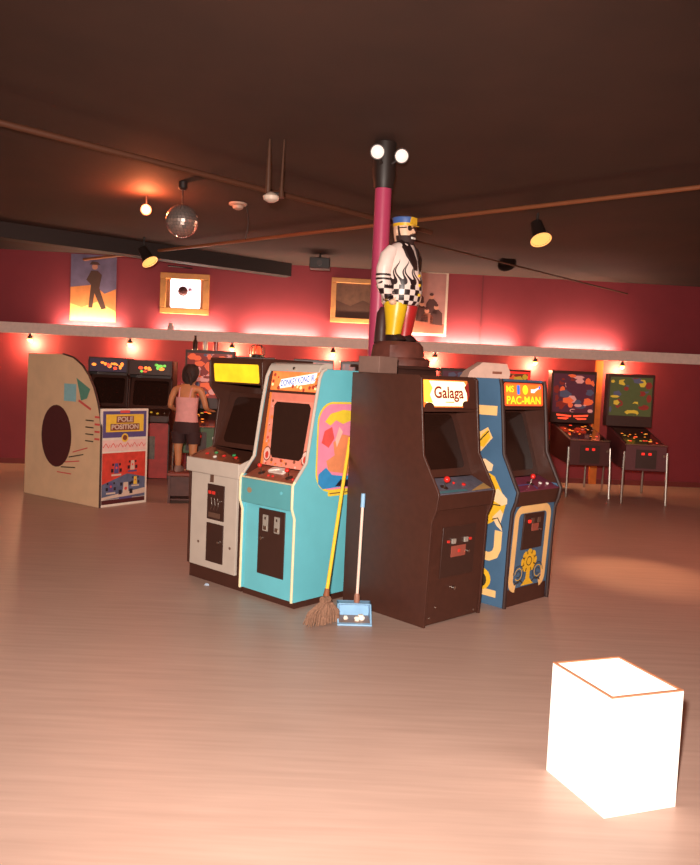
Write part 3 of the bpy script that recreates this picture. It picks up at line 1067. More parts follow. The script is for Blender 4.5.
def upright(label, p, yaw, W, H, mbody, mtop, lights, body2, deckart, seed, picture=None, group=None):
    prof = [(0, 0), (0, .86), (-.08, .92), (-.08, 1.0), (.12, 1.1), (.2, H - .3), (.12, H - .25), (.12, H), (.7, H), (.7, 0)]
    C = Cab('arcade_cabinet', label, 'arcade machine', p, yaw, W, prof, mbody)
    C.shell(mbody, .12, .7, H - .002, .01)
    rn = random.Random(seed)
    f, fp = C.slab('front_panel', (.012, .01), (.012, .88), body2)
    dr = MB().rect(f, -.12, .3, .12, .66, 0, .008, picture or blk2).build('coin_door', C.t)
    MB().rect(f, -.05, .56, -.02, .6, .008, .016, redl).build('reject_button', dr)
    C.slab('control_lip', (-.075, .9), (-.075, .995), black)
    dk, deck = C.slab('control_deck', (-.074, 1.0), (.12, 1.095), black)
    for i in range(6):
        button(deck, dk, -C.w * .8 + i * C.w * .32, .05 + .06 * rn.random(), rn.choice(deckart), .02)
    bz, be = C.slab('bezel', (.13, 1.1), (.32, H - .28), black)
    MB().rrect(bz, -C.w * .85, .05, C.w * .85, bz.len - .05, .04, .001, .006, glass).build('screen', be)
    mq, ma = C.slab('marquee', (.125, H - .23), (.125, H - .02), mtop)
    mm = MB()
    mm.rect(mq, -C.w * .92, .02, C.w * .92, .19, .0005, .001, mtop)
    for i in range(14):
        x = rn.uniform(-C.w * .8, C.w * .8)
        mm.disc(mq, x, rn.uniform(.05, .16), rn.uniform(.015, .04), .001 + i * .0002, .001 + i * .0002, rn.choice(lights), 7, rn.uniform(.012, .03))
    mm.build('marquee_art', ma)
    return C


def pinball(label, p, yaw, H, mbox, arts, seed, W=.7, frame=None, mbody=None, deck_lights=None):
    """p = floor point below the middle of the backbox front; body reaches 1.15 m forward (-y)"""
    t = thing('pinball_machine', label, 'pinball machine', p, yaw)
    rn = random.Random(seed)
    mbody = mbody or black
    fr = Fr((0, 0, 0), (1, 0, 0), (0, 0, 1))
    bx = MB().rect(fr, -W / 2, 1.12, W / 2, H, -.25, 0, mbox).build('backbox', t, bevel=.01)
    g = MB()
    w = W / 2 - .035
    g.rect(fr, -w, 1.30, w, H - .05, 0, .006, arts[0])
    for i in range(64):
        x, z = rn.uniform(-w * .95, w * .95), rn.uniform(1.32, H - .07)
        r = rn.uniform(.03, .11)
        g.disc(fr, x, z, max(.01, min(r, w - abs(x))), .0065 + i * .0001, .0065 + i * .0001, rn.choice(arts), rn.choice([5, 6, 8]), max(.008, min(rn.uniform(.02, .08), z - 1.305, H - .055 - z)), 0)
    g.build('backglass', bx)
    if frame:
        fm = MB()
        fm.stroke(fr, rr(-w, 1.30, w, H - .05, .01), .035, .007, .02, frame, True)
        fm.build('backglass_frame', bx)
    bw = W / 2 - .07
    yz = Fr((0, 0, 0), (0, 1, 0), (0, 0, 1))
    bd = MB().poly(yz, [(-1.15, .52), (-1.15, .90), (.0, 1.10), (.2, 1.115), (.2, .58)], -bw, bw, mbody).build('body', t, bevel=.008)
    pf = Fr((0, -1.11, .912), (1, 0, 0), Vector((0, 1.08, .188)))
    q = MB()
    q.rect(pf, -bw + .03, 0, bw - .03, 1.08, 0, .006, glass)
    for i in range(22):
        q.disc(pf, rn.uniform(-bw + .07, bw - .07), rn.uniform(.1, 1.02), rn.uniform(.012, .03), .007 + i * .0001, .007 + i * .0001, rn.choice(deck_lights or [glow_ye, glow_red, glow_or]), 8)
    q.build('playfield', bd)
    q = MB()
    q.rect(pf, -bw - .005, -.05, bw + .005, .0, 0, .014, chrome)
    q.build('lockdown_bar', bd)
    cf = Fr((0, -1.151, 0), (1, 0, 0), (0, 0, 1))
    dr = MB().rect(cf, -.15, .56, .15, .84, 0, .012, blk2).build('coin_door', bd)
    for u in (-.05, .05):
        MB().rect(cf, u - .022, .76, u + .022, .795, .012, .02, redl).build('reject_button', dr)
    MB().lathe(cf.P(bw - .06, .76), (0, -1, 0), [(.012, 0), (.012, .05), (.02, .055), (.02, .075)], chrome, 10).build('plunger', bd)
    for sx in (-1, 1):
        for y0, y1, z1 in ((-1.12, -1.16, .8), (.15, .19, .8)):
            MB().tube([(sx * (bw + .012), y0, z1), (sx * (bw + .02), (y0 + y1) / 2, .45), (sx * (bw + .025), y1, .012)], [.022, .018, .02], chrome, 8).build('leg', t)
    return t


dkgr = mat('backglass_dark_green', (86, 92, 52), .3, emit=.22)
dkre = mat('backglass_dark_red', (140, 44, 36), .3, emit=.3)
dkpu = mat('backglass_plum', (96, 46, 62), .3, emit=.22)
orre = mat('backglass_orange_red', (226, 92, 50), .3, emit=.6)
pink_ = mat('backglass_pale_pink', (214, 140, 130), .3, emit=.5)
blui = mat('backglass_blue_grey', (96, 96, 120), .3, emit=.15)
yell = mat('backglass_mustard', (200, 160, 50), .3, emit=.45)

purp = mat('dull_purple_laminate', (72, 52, 84), .5)
pA = at(104, 480, 12.9); pA.z = 0
upright('dark purple arcade cabinet with red-orange lit marquee, leftmost along the back wall', pA, R(6), .62, 1.88, black, purp,
        [glow_red, glow_or, glow_or], black, [redb, yell], 1)
pB = at(146, 480, 12.7); pB.z = 0
B = upright('black arcade cabinet with red lower front and green and red marquee lights', pB, R(4), .68, 1.86, black, black,
            [glow_red, glow_gr, glow_gr, glow_or], m_redcab, [yell, yell, chrome], 2, picture=mat('grey_green_print', (104, 96, 84), .5, var=.3, scale=14))
pC = at(206, 480, 13.0); pC.z = 0
pinball('pinball machine with fiery orange backglass, the person in pink playing it', pC, R(2), 2.06, black, [dkre, orre, orre, pink_, dkre, orre, blui], 11, W=.78,
        mbody=mat('olive_green_body', (70, 96, 62), .5))
pD = at(568, 480, 13.75); pD.z = 0
pinball('dark plum pinball machine with red V lights, left of the orange post', pD, R(0), 2.0, black, [dkpu, dkpu, dkre, blui, orre, dkpu, pink_], 12, W=.76, mbody=mat('maroon_body', (80, 34, 32), .5),
        deck_lights=[glow_red, glow_red, glow_or, pink_])
vv = MB()
frd = Fr((0, -.001, 0), (1, 0, 0), (0, 0, 1))
for sx in (-1, 1):
    vv.poly(frd, [(sx * .27, 1.27), (sx * .02, 1.25), (sx * .02, 1.225), (sx * .26, 1.24)], .002, .008, glow_red)
    vv.poly(frd, [(sx * .24, 1.21), (sx * .05, 1.21), (sx * .1, 1.18), (sx * .24, 1.19)], .002, .008, glow_red)
dt = [o for o in bpy.data.objects if o.get('label', '').startswith('dark plum')][0]
vv.build('lit_chevron', [c for c in dt.children if c.name.startswith('backbox')][0])
pE = at(625, 480, 13.3); pE.z = 0
pinball('dark pinball machine with green and mustard backglass, right of the orange post', pE, R(-5), 1.98, black, [dkgr, dkgr, dkgr, blui, yell, dkre], 13, W=.74, mbody=mat('plum_body', (96, 48, 52), .5))
for px, lab, H, arts, sd, fm, W in (
        (251, 'dark pinball machine behind the grey fronted cabinet, red beacon on its top', 2.0, [dkre, orre, dkpu], 21, None, .66),
        (309, 'dark pinball machine with dim red backglass directly behind the turquoise cabinet', 2.0, [dkre, dkre, orre], 22, None, .68),
        (352, 'dark pinball machine farthest back behind the gap left of the statue plinth', 2.0, [dkpu, dkre], 23, None, .56),
        (456, 'dark pinball machine showing over the top of the black cabinet', 1.96, [dkpu, dkre, blui], 24, None, .7),
        (509, 'pinball machine with red framed green backglass over the orange marquee', 1.98, [dkgr, orre, yell, dkre], 25, redl, .54)):
    p = at(px, 480, 13.7); p.z = 0
    pinball(lab, p, R(3), H, black, arts, sd, W=W, frame=fm)

# glasses and beacon on the pinball tops ----------------------------------
def lathe_thing(name, label, cat, loc, prof, m, n=16, group=None):
    return tag(MB().lathe((0, 0, 0), (0, 0, 1), prof, m, n).build(name, loc=loc), label, cat, group)


m_btl = mat('dark_brown_bottle_glass', (60, 34, 28), .15)
m_gls = mat('pale_glass', (216, 190, 180), .15)
m_rgl = mat('red_glass', (170, 46, 44), .2)
yb = pC.y + .1
for px, lab, nm, prof_, mm_ in ((195, 'small dark bottle on the fiery pinball top, left of two glasses', 'bottle', [(.04, 0), (.042, .12), (.018, .17), (.018, .23), (.0, .23)], m_btl),
                                (205, 'pale drinking glass between the dark bottle and the red glass', 'drinking_glass', [(.035, 0), (.042, .15), (.036, .15), (.03, .01)], m_gls),
                                (216, 'red drinking glass on the fiery pinball top', 'drinking_glass', [(.04, 0), (.045, .14), (.038, .14), (.034, .01)], m_rgl)):
    p = at(px, 352, yb)
    lathe_thing(nm, lab, 'bottle' if nm == 'bottle' else 'glass', (p.x, yb, 2.061), prof_, mm_)
p = at(257, 350, 13.85)
t = thing('beacon', 'red warning beacon in a wire cage on a dark pinball top', 'light', (p.x, 13.85, 2.001))
MB().lathe((0, 0, 0), (0, 0, 1), [(.12, 0), (.12, .04), (.1, .05)], m_can).build('base', t)
MB().lathe((0, 0, .05), (0, 0, 1), [(.08, 0), (.08, .08), (.05, .13), (0.0, .14)], glow_red).build('dome', t)
cg = MB()
for k in range(4):
    a = PI * k / 4
    c, s_ = math.cos(a) * .13, math.sin(a) * .13
    cg.tube([(c, s_, .04), (c, s_, .16), (c * .6, s_ * .6, .2), (-c * .6, -s_ * .6, .2), (-c, -s_, .16), (-c, -s_, .04)], .007, m_can, 6)
cg.build('cage', t)
# small cup on the ledge
p = WALL.P(wp(330, 331, LD - .01)[0], ZL1, LD - .05)
up = WALL.P(wp(171, 320, .25)[0], ZL0 + .031, .27)
lathe_thing('jar', 'small jar standing on the pale ledge left of the lit frame', 'jar', up, [(.05, 0), (.055, .1), (.05, .2), (.04, .22), (.04, .26), (.0, .26)], m_gls)

# ================================================ CENTRE: PILLAR + STATUE
ppk = mat('pink_pillar_paint', (178, 62, 96), .4, var=.04)
PX = at(384, 200, 7.35)
zt = zc(0, 7.35)
pl = MB().tube([(PX.x - .01, 7.35, 0), (PX.x - .01, 7.35, 3.42)], .074, ppk, 24)
struct(pl.build('trim_8'))
t = thing('pillar_lamps', 'dark bracket with two white spotlight bulbs at the top of the pink pillar', 'light', (PX.x - .01, 7.35, 3.42))
MB().lathe((0, 0, 0), (0, 0, 1), [(.085, 0), (.09, .05), (.1, .1), (.1, zt - 3.43), (.08, zt - 3.43)], m_can).build('bracket', t)
for sx, dy, dz in ((-.07, -.2, .27), (.14, -.14, .26)):
    q = MB()
    ax = Vector((sx * .6, -1, -.35)).normalized()
    q.tube([(sx * .4, -.09, .2), (sx, dy + .05, dz)], .015, m_can, 8)
    q.lathe(Vector((sx, dy, dz)) - ax * .08, ax, [(.02, 0), (.05, .03), (.065, .1), (.055, .1)], m_can, 16)
    hd_ = q.build('spot_housing', t)
    MB().lathe(Vector((sx, dy, dz)), ax, [(.057, 0), (.056, .02), (.03, .04), (0, .045)], mat('pale_bulb', (246, 224, 216), .3, emit=.55), 16).build('bulb', hd_)

# plinth
SX = at(398, 350, 7.0).x
m_plinth = mat('dark_stained_wood', (58, 32, 26), .5, var=.2, scale=6)
q = MB()
q.box((-.25, -.25, 0), (.25, .25, 1.83), m_plinth)
q.box((-.28, -.28, 1.83), (.28, .28, 1.855), m_plinth)
o = q.build('plinth', loc=(SX - .01, 7.02, 0), bevel=.005)
o.rotation_euler.z = R(44)
tag(o, 'dark square wooden plinth carrying the statue among the cabinets', 'plinth')

# statue
ST = thing('statue', 'painted statue of a bearded man in cap, flame jacket and yellow and red trousers', 'statue', (SX, 7.02, 1.857), R(52))
m_rock = mat('dark_red_brown_base', (98, 50, 40), .6, var=.3, scale=9, bump=.4)


def ring(cx_, cy_, cz, rx, ry, n=24, p=2.0):
    out = []
    for k in range(n):
        a = 2 * PI * k / n
        c, s_ = math.cos(a), math.sin(a)
        out.append((cx_ + rx * math.copysign(abs(c) ** (2 / p), c), cy_ + ry * math.copysign(abs(s_) ** (2 / p), s_), cz))
    return out


def rough_ring(cx_, cy_, cz, r, rn, n=20):
    return [(cx_ + r * (1 + rn.uniform(-.06, .06)) * math.cos(2 * PI * k / n), cy_ + r * (1 + rn.uniform(-.06, .06)) * math.sin(2 * PI * k / n), cz) for k in range(n)]


rn = random.Random(5)
q = MB()
q.loft([rough_ring(0, 0, 0, .27, rn), rough_ring(0, 0, .05, .275, rn), rough_ring(0, 0, .07, .25, rn)], m_rock)
q.loft([rough_ring(0, 0, .07, .225, rn), rough_ring(0, 0, .17, .21, rn), rough_ring(0, 0, .205, .18, rn)], m_rock)
q.build('rock_base', ST)
z0 = .2
shoe = mat('black_statue_shoes', (44, 28, 26), .4)
yleg = mat('yellow_statue_trousers', (232, 186, 30), .35)
rleg = mat('red_statue_trousers', (176, 36, 36), .35)
skin = mat('painted_skin', (236, 190, 160), .45)
dark = mat('black_statue_paint', (40, 24, 24), .4)
for sx, mm_ in ((-1, yleg), (1, rleg)):
    q = MB()
    x = sx * .082
    q.loft([ring(x, -.0, z0 - .005, .05, .06), ring(x, -.035, z0 + .02, .052, .105), ring(x, -.02, z0 + .055, .048, .075), ring(x, .005, z0 + .085, .04, .045)], shoe)
    q.build('shoe', ST)
    q = MB()
    q.loft([ring(x, .0, z0 + .06, .066, .066), ring(x, -.005, z0 + .12, .068, .072), ring(x * .98, -.01, z0 + .2, .08, .085), ring(x * .95, -.01, z0 + .3, .09, .105), ring(x * .9, 0, z0 + .42, .09, .115)], mm_)
    q.build('trouser_leg', ST)
q = MB()   # rough dark column behind the right leg
q.loft([rough_ring(-.08, .125, .19, .062, rn, 14), rough_ring(-.08, .125, .30, .056, rn, 14), rough_ring(-.08, .12, .45, .05, rn, 14), rough_ring(-.08, .12, .50, .02, rn, 14)], mat('dark_brown_column', (66, 36, 34), .5, bump=.3))
q.build('dark_column', ST)
# jacket material: white above, flames, checks below
jm, nt, b = nodes('flame_and_check_jacket', .35)
tc = nt.nodes.new('ShaderNodeTexCoord')
sx_ = nt.nodes.new('ShaderNodeSeparateXYZ')
nt.links.new(tc.outputs['Object'], sx_.inputs[0])


def mth(op, a, b_=None, c_=None):
    n_ = nt.nodes.new('ShaderNodeMath')
    n_.operation = op
    for i, q_ in enumerate((a, b_, c_)):
        if q_ is None:
            continue
        if isinstance(q_, (int, float)):
            n_.inputs[i].default_value = q_
        else:
            nt.links.new(q_, n_.inputs[i])
    return n_.outputs[0]


X_, Y_, Z_ = sx_.outputs
ang = mth('ARCTAN2', X_, mth('MULTIPLY', Y_, -1.0))
KA = 24 / (2 * PI)
ca = mth('FLOOR', mth('MULTIPLY', ang, KA))
cz_ = mth('FLOOR', mth('DIVIDE', mth('SUBTRACT', Z_, z0 + .30), .046))
chk = mth('PINGPONG', mth('ADD', ca, cz_), 1.0)
# flame fronts: jagged height over the angle
tri = mth('PINGPONG', mth('MULTIPLY', mth('ADD', ang, mth('MULTIPLY', mth('SINE', mth('MULTIPLY', Z_, 34)), .12)), 2.1), .5)
tri2 = mth('POWER', mth('MULTIPLY', tri, 2.0), 2.2)
ztop = mth('MULTIPLY_ADD', tri2, .17, z0 + .52)
inner = mth('MULTIPLY_ADD', mth('POWER', mth('MULTIPLY', tri, 2.0), 6), .16, z0 + .475)
black_flame = mth('MULTIPLY', mth('LESS_THAN', Z_, ztop), mth('GREATER_THAN', Z_, inner))
low = mth('LESS_THAN', Z_, z0 + .475)
mixv = mth('MAXIMUM', mth('MULTIPLY', low, chk), mth('MULTIPLY', mth('SUBTRACT', 1.0, low), black_flame))
mix = nt.nodes.new('ShaderNodeMix')
mix.data_type = 'RGBA'
mix.inputs[6].default_value = lin((240, 216, 206))
mix.inputs[7].default_value = lin((40, 22, 24))
nt.links.new(mixv, mix.inputs[0])
nt.links.new(mix.outputs[2], b.inputs['Base Color'])
q = MB()
q.loft([ring(0, -.0, z0 + .315, .155, .15), ring(0, -.005, z0 + .34, .168, .165), ring(0, -.012, z0 + .42, .172, .178), ring(0, -.012, z0 + .52, .172, .175), ring(0, -.004, z0 + .62, .172, .16),
        ring(0, .0, z0 + .70, .17, .145), ring(0, .005, z0 + .77, .15, .12), ring(0, .0, z0 + .82, .11, .095), ring(0, -.005, z0 + .845, .07, .07)], jm)
jk = q.build('jacket', ST)
# sleeves
mj2 = mat('white_jacket_sleeve', (240, 216, 206), .35)
for sx in (-1, 1):
    q = MB()
    q.tube([(sx * .13, .01, z0 + .77), (sx * .175, .025, z0 + .71), (sx * .195, .045, z0 + .60), (sx * .195, .05, z0 + .52), (sx * .19, .02, z0 + .43), (sx * .18, -.02, z0 + .37)],
           [.055, .068, .066, .062, .056, .05], mj2, 16)
    q.tube([(sx * .195, .05, z0 + .49), (sx * .19, .02, z0 + .43), (sx * .18, -.02, z0 + .365)], [.0635, .0585, .052], jm, 16)
    sl = q.build('sleeve', ST)
    for zz in (.545, .51):
        MB().lathe((sx * .195, .048, z0 + zz), (0, 0, 1), [(.0645, 0), (.0655, .008), (.0645, .017)], dark, 18).build('cuff_band', sl)
    q = MB()
    for i in range(4):
        for k in range(3):
            if (i + k) % 2 == 0:
                pass
    # hand tucked at the jacket pocket
    q = MB()
    hx, hy, hz = sx * .165, -.04, z0 + .33
    q.ball((hx, hy, hz), .032, skin, 12, .026, .034)
    for i in range(4):
        ox = sx * (-.028 + .0)
        fy = -.02 - .0 * i
        q.tube([(hx - sx * .012, hy - .018, hz + .02 - i * .0135), (hx - sx * .038, hy - .034, hz + .018 - i * .0135), (hx - sx * .058, hy - .03, hz + .014 - i * .0135)], [.0085, .008, .0065], skin, 8)
    q.tube([(hx, hy - .005, hz + .022), (hx - sx * .02, hy - .028, hz + .042), (hx - sx * .04, hy - .036, hz + .04)], [.01, .009, .007], skin, 8)
    q.build('hand', ST)
# black lapels, shirt and yellow buttons
q = MB()
for sx in (-1, 1):
    q.loft([[(sx * .01, -.172, z0 + .60), (sx * .045, -.168, z0 + .60), (sx * .045, -.14, z0 + .60), (sx * .01, -.14, z0 + .60)],
            [(sx * .015, -.165, z0 + .68), (sx * .1, -.138, z0 + .71), (sx * .1, -.1, z0 + .71), (sx * .02, -.12, z0 + .68)],
            [(sx * .03, -.132, z0 + .77), (sx * .105, -.095, z0 + .79), (sx * .105, -.05, z0 + .79), (sx * .04, -.09, z0 + .77)],
            [(sx * .04, -.085, z0 + .845), (sx * .08, -.03, z0 + .86), (sx * .075, .0, z0 + .84), (sx * .04, -.06, z0 + .83)]], dark)
q.loft([ring(0, .01, z0 + .80, .098, .09), ring(0, .01, z0 + .84, .082, .08), ring(0, .012, z0 + .85, .07, .07)], dark)
q.build('lapels', ST)
q = MB()
for zz in (.56, .48, .40):
    q.ball((.0, -.19 if zz < .5 else -.182, z0 + zz), .014, mat('yellow_button', (230, 180, 40), .4), 10)
q.build('buttons', ST)
# head
HZ = z0 + .935
q = MB()
n = 28
rings = []
hp = [(-.115, .03, .035, .02), (-.10, .055, .06, .005), (-.075, .066, .08, -.004), (-.045, .072, .088, -.006), (-.01, .077, .09, -.002), (.025, .078, .092, .0), (.06, .074, .088, .004), (.09, .056, .068, .008), (.108, .028, .035, .01)]
for dz, rx, ry, oy in hp:
    rings.append(ring(0, oy, HZ + dz, rx, ry, n))
q.loft(rings, skin)
q.tube([(0, .02, z0 + .80), (0, .012, HZ - .07)], [.058, .052], skin, 16)
q.loft([ring(0, -.088, HZ + .025, .008, .012, 10), ring(0, -.098, HZ + .0, .013, .02, 10), ring(0, -.1, HZ - .015, .018, .02, 10), ring(0, -.088, HZ - .022, .012, .012, 10)], skin)
for sx in (-1, 1):
    q.ball((sx * .078, .012, HZ), .012, skin, 10, .026, .018)
head = q.build('head', ST)
bm_ = mat('dark_brown_beard', (50, 25, 21), .75)
q = MB()
br = []
for dz, rx, ry, oy in [(-.122, .028, .034, -.05), (-.11, .055, .062, -.034), (-.085, .072, .084, -.02), (-.06, .078, .094, -.012), (-.038, .08, .098, -.008)]:
    br.append([(x, min(y, .025), z) for x, y, z in ring(0, oy, HZ + dz, rx, ry, n)])
q.loft(br, bm_)
for sx in (-1, 1):
    q.tube([(sx * .074, -.02, HZ - .06), (sx * .079, -.012, HZ - .02), (sx * .079, .0, HZ + .04)], [.014, .01, .009], bm_, 8)
    q.tube([(0, -.106, HZ - .033), (sx * .03, -.098, HZ - .038), (sx * .05, -.08, HZ - .055)], [.011, .01, .007], bm_, 8)
q.build('beard', head)
q = MB()
q.loft([[(-.03, -.1, HZ - .05), (.03, -.1, HZ - .05), (.026, -.11, HZ - .05), (-.026, -.11, HZ - .05)], [(-.024, -.1, HZ - .066), (.024, -.1, HZ - .066), (.02, -.111, HZ - .066), (-.02, -.111, HZ - .066)]], m_white)
q.build('smile', head)
q = MB()
for sx in (-1, 1):
    q.ball((sx * .035, -.088, HZ + .022), .03, dark, 12, .022, .012)
    q.tube([(sx * .06, -.075, HZ + .028), (sx * .083, -.01, HZ + .025)], .005, dark, 6)
q.tube([(-.012, -.098, HZ + .026), (.012, -.098, HZ + .026)], .005, dark, 6)
q.build('sunglasses', head)
cb_ = mat('blue_cap_cloth', (66, 96, 160), .5)
cyb = mat('yellow_cap_band', (226, 176, 40), .4)
q = MB()
q.loft([ring(0, .0, HZ + .068, .081, .096), ring(0, .0, HZ + .095, .085, .1), ring(0, .005, HZ + .117, .086, .102), ring(0, .008, HZ + .125, .07, .085)], cb_)
cap = q.build('cap', head)
MB().loft([ring(0, .0, HZ + .045, .082, .097), ring(0, .0, HZ + .069, .084, .099)], cyb).build('cap_band', cap)
q = MB()
q.loft([[(-.07, -.07, HZ + .052), (.07, -.07, HZ + .052), (.04, -.13, HZ + .04), (-.04, -.13, HZ + .04)], [(-.07, -.07, HZ + .058), (.07, -.07, HZ + .058), (.04, -.13, HZ + .046), (-.04, -.13, HZ + .046)]], cyb)
q.poly(Fr((0, -.098, HZ + .06), (1, 0, 0), (0, -.08, 1)), [(-.045, 0), (.045, 0), (.035, .056), (-.035, .056)], -.006, .008, cyb)
q.build('cap_peak', cap)

# box on the black cabinet, paper bag on the blue one ----------------------
p = at(378, 366, 6.45)
ga = Vector((.722, .692, 0)); gb = Vector((-.692, .722, 0))
# grey box sits on the rear half of the black cabinet
c0 = Vector((.771, 5.886, 0)) + gb * .64 - ga * .19
q = MB()
gcard = mat('grey_cardboard', (120, 90, 80), .7)
q.box((-.1, -.11, 0), (.1, .11, .125), gcard)
o = q.build('cardboard_box', loc=(c0.x, c0.y, 1.785), bevel=.004)
o.rotation_euler.z = R(44)
tag(o, 'grey cardboard box lying on top of the black cabinet by the statue', 'box')
c0 = Vector((1.452, 6.44, 0)) + Vector((-.696, .718, 0)) * .42 - Vector((.718, .696, 0)) * .10
q = MB()
bag = mat('pale_pinkish_paper', (206, 164, 148), .8, bump=.3)
rb = random.Random(2)
q.loft([[(x + rb.uniform(-.01, .01), y + rb.uniform(-.01, .01), 0) for x, y in ((-.19, -.12), (.17, -.12), (.17, .12), (-.19, .12))],
        [(x, y, .05) for x, y in ((-.16, -.1), (.17, -.12), (.17, .12), (-.16, .1))],
        [(-.05, -.08, .125), (.15, -.09, .12), (.15, .09, .125), (-.05, .08, .13)]], bag)
q.rect(Fr((0, -.115, .0), (1, 0, 0), (0, 0, 1)), .02, .035, .1, .055, 0, .004, m_brn)
o = q.build('paper_bag', loc=(c0.x, c0.y, 1.785), bevel=.006)
o.rotation_euler.z = R(8)
tag(o, 'crumpled pale paper bag on top of the slate blue cabinet', 'bag')

# ================================================= BROOM AND DUSTPAN
sd = Vector((math.cos(R(-42.2)) * 0 - math.sin(R(-42.2)), math.cos(R(-42.2)), 0))   # depth direction of turquoise cabinet
sr_ = Vector((math.cos(R(-42.2)), math.sin(R(-42.2)), 0))
s0 = Vector((-.62, 6.105, 0)) + sr_ * .305
top = hit(350, 438, s0 + sr_ * .028, sr_)
bot = gr(325.5, 600, .17)
t = thing('broom', 'yellow handled broom leaning on the side of the turquoise cabinet', 'broom', (bot.x, bot.y, 0))
o0 = Vector((bot.x, bot.y, 0))
yh = mat('yellow_broom_handle', (244, 196, 60), .4)
MB().tube([bot - o0, top - o0], .0135, yh, 10).build('handle', t)
q = MB()
dirx = sd
brs = mat('brown_bristles', (136, 100, 80), .9, var=.3, scale=60, bump=.6)
hb = Vector((0, 0, .17))
cap_ = MB()
cap_.tube([hb - dirx * .03 + Vector((0, 0, .0)), hb + dirx * .03], .03, brs, 10)
cap_.tube([hb + Vector((0, 0, -.02)), hb + (top - bot).normalized() * .08], [.028, .018], mat('brown_ferrule', (140, 84, 56), .5), 10)
cap_.build('ferrule', t)
rn = random.Random(9)
acr = (gr(338, 606) - gr(303, 613)); acr.z = 0
acr.normalize()
nrm = acr.cross(Vector((0, 0, 1)))
for i in range(190):
    a, b_ = rn.uniform(-1, 1), rn.uniform(-1, 1)
    p0 = hb + acr * a * .045 + nrm * b_ * .02 - Vector((0, 0, .02))
    p2 = acr * (a * .125 - .04) + nrm * b_ * .06 + Vector((0, 0, .006 + .012 * rn.random()))
    p1 = (p0 + p2) / 2 + acr * a * .028 + Vector((0, 0, .012))
    q.tube([p0, p1, p2], [.006, .0055, .0035], brs, 5)
q.build('bristles', t)
# dustpan
pa, pb = gr(339, 621), gr(371, 627.5)
ax = (pb - pa); wpan = ax.length; ax.normalize()
mid = (pa + pb) / 2
yawp = R(3)
mid = gr(354.5, 625.5)
wpan = .245
t = thing('dustpan', 'blue long handled dustpan standing beside the black cabinet', 'dustpan', mid, yawp)
bl = mat('light_blue_plastic', (140, 184, 220), .4)
hw_ = wpan / 2
q = MB()
yz = Fr((0, 0, 0), (0, 1, 0), (0, 0, 1))
q.box((-hw_, .0, .003), (hw_, .22, .012), mat('worn_grey_brown_tray', (150, 120, 106), .5))
q.box((-hw_, -.02, .001), (hw_, .02, .014), bl)
q.box((-hw_, .205, .012), (hw_, .22, .12), bl)
q.box((-hw_, .13, .112), (hw_, .206, .12), bl)
for sx in (-1, 1):
    x0, x1 = (hw_ - .012, hw_) if sx > 0 else (-hw_, -hw_ + .012)
    q.poly(yz, [(.0, .012), (.205, .012), (.205, .12), (.12, .12)], x0, x1, bl)
pan = q.build('pan', t, bevel=.003)
hx = .02
MB().lathe((hx, .17, .115), (0, 0, 1), [(.022, 0), (.022, .05), (.016, .07)], mat('rust_brown_socket', (150, 100, 80), .5), 12).build('handle_socket', t)
ztop_ = at(362, 494, mid.y + .15).z
MB().tube([(hx, .17, .12), (hx + .012, .175, ztop_ - .1)], .011, mat('pinkish_white_pole', (230, 200, 186), .4), 10).build('handle', t)
MB().tube([(hx + .012, .175, ztop_ - .1), (hx + .0135, .176, ztop_)], .0155, bl, 10).build('grip', t)
wpap = mat('white_scrap_paper', (246, 236, 222), .8, bump=.3)
for i, (x, y, lab) in enumerate(((-.06, .1, 'crumpled white scrap at the left of the blue dustpan tray'), (.02, .07, 'crumpled white scrap in the middle of the dustpan tray'), (.05, .1, 'larger crumpled white scrap at the right of the dustpan tray'))):
    rn = random.Random(i)
    q = MB()
    rings = []
    rr_ = .018 + .004 * i
    for k, hh in enumerate((0, .35, .75, 1)):
        rings.append([(rr_ * (1 - .5 * abs(hh - .4)) * rn.uniform(.75, 1.2) * math.cos(a * PI / 4), rr_ * (1 - .5 * abs(hh - .4)) * rn.uniform(.75, 1.2) * math.sin(a * PI / 4), hh * rr_ * 1.4) for a in range(8)])
    q.loft(rings, wpap)
    ca_, sa__ = math.cos(yawp), math.sin(yawp)
    tag(q.build('paper_scrap', smooth=False, loc=(mid.x + ca_ * x - sa__ * y, mid.y + sa__ * x + ca_ * y, .013)), lab, 'paper scrap', 'scraps in the dustpan')
p = gr(207, 585)
tag(MB().loft([[(-.02, -.015, 0), (.02, -.012, 0), (.018, .016, 0), (-.016, .014, 0)], [(-.014, -.01, .012), (.012, -.01, .016), (.012, .01, .01), (-.012, .012, .014)]], mat('pale_blue_paper', (160, 176, 196), .8)).build('paper_scrap', loc=p, smooth=False),
    'pale blue paper scrap on the floor before the grey fronted cabinet', 'paper scrap')

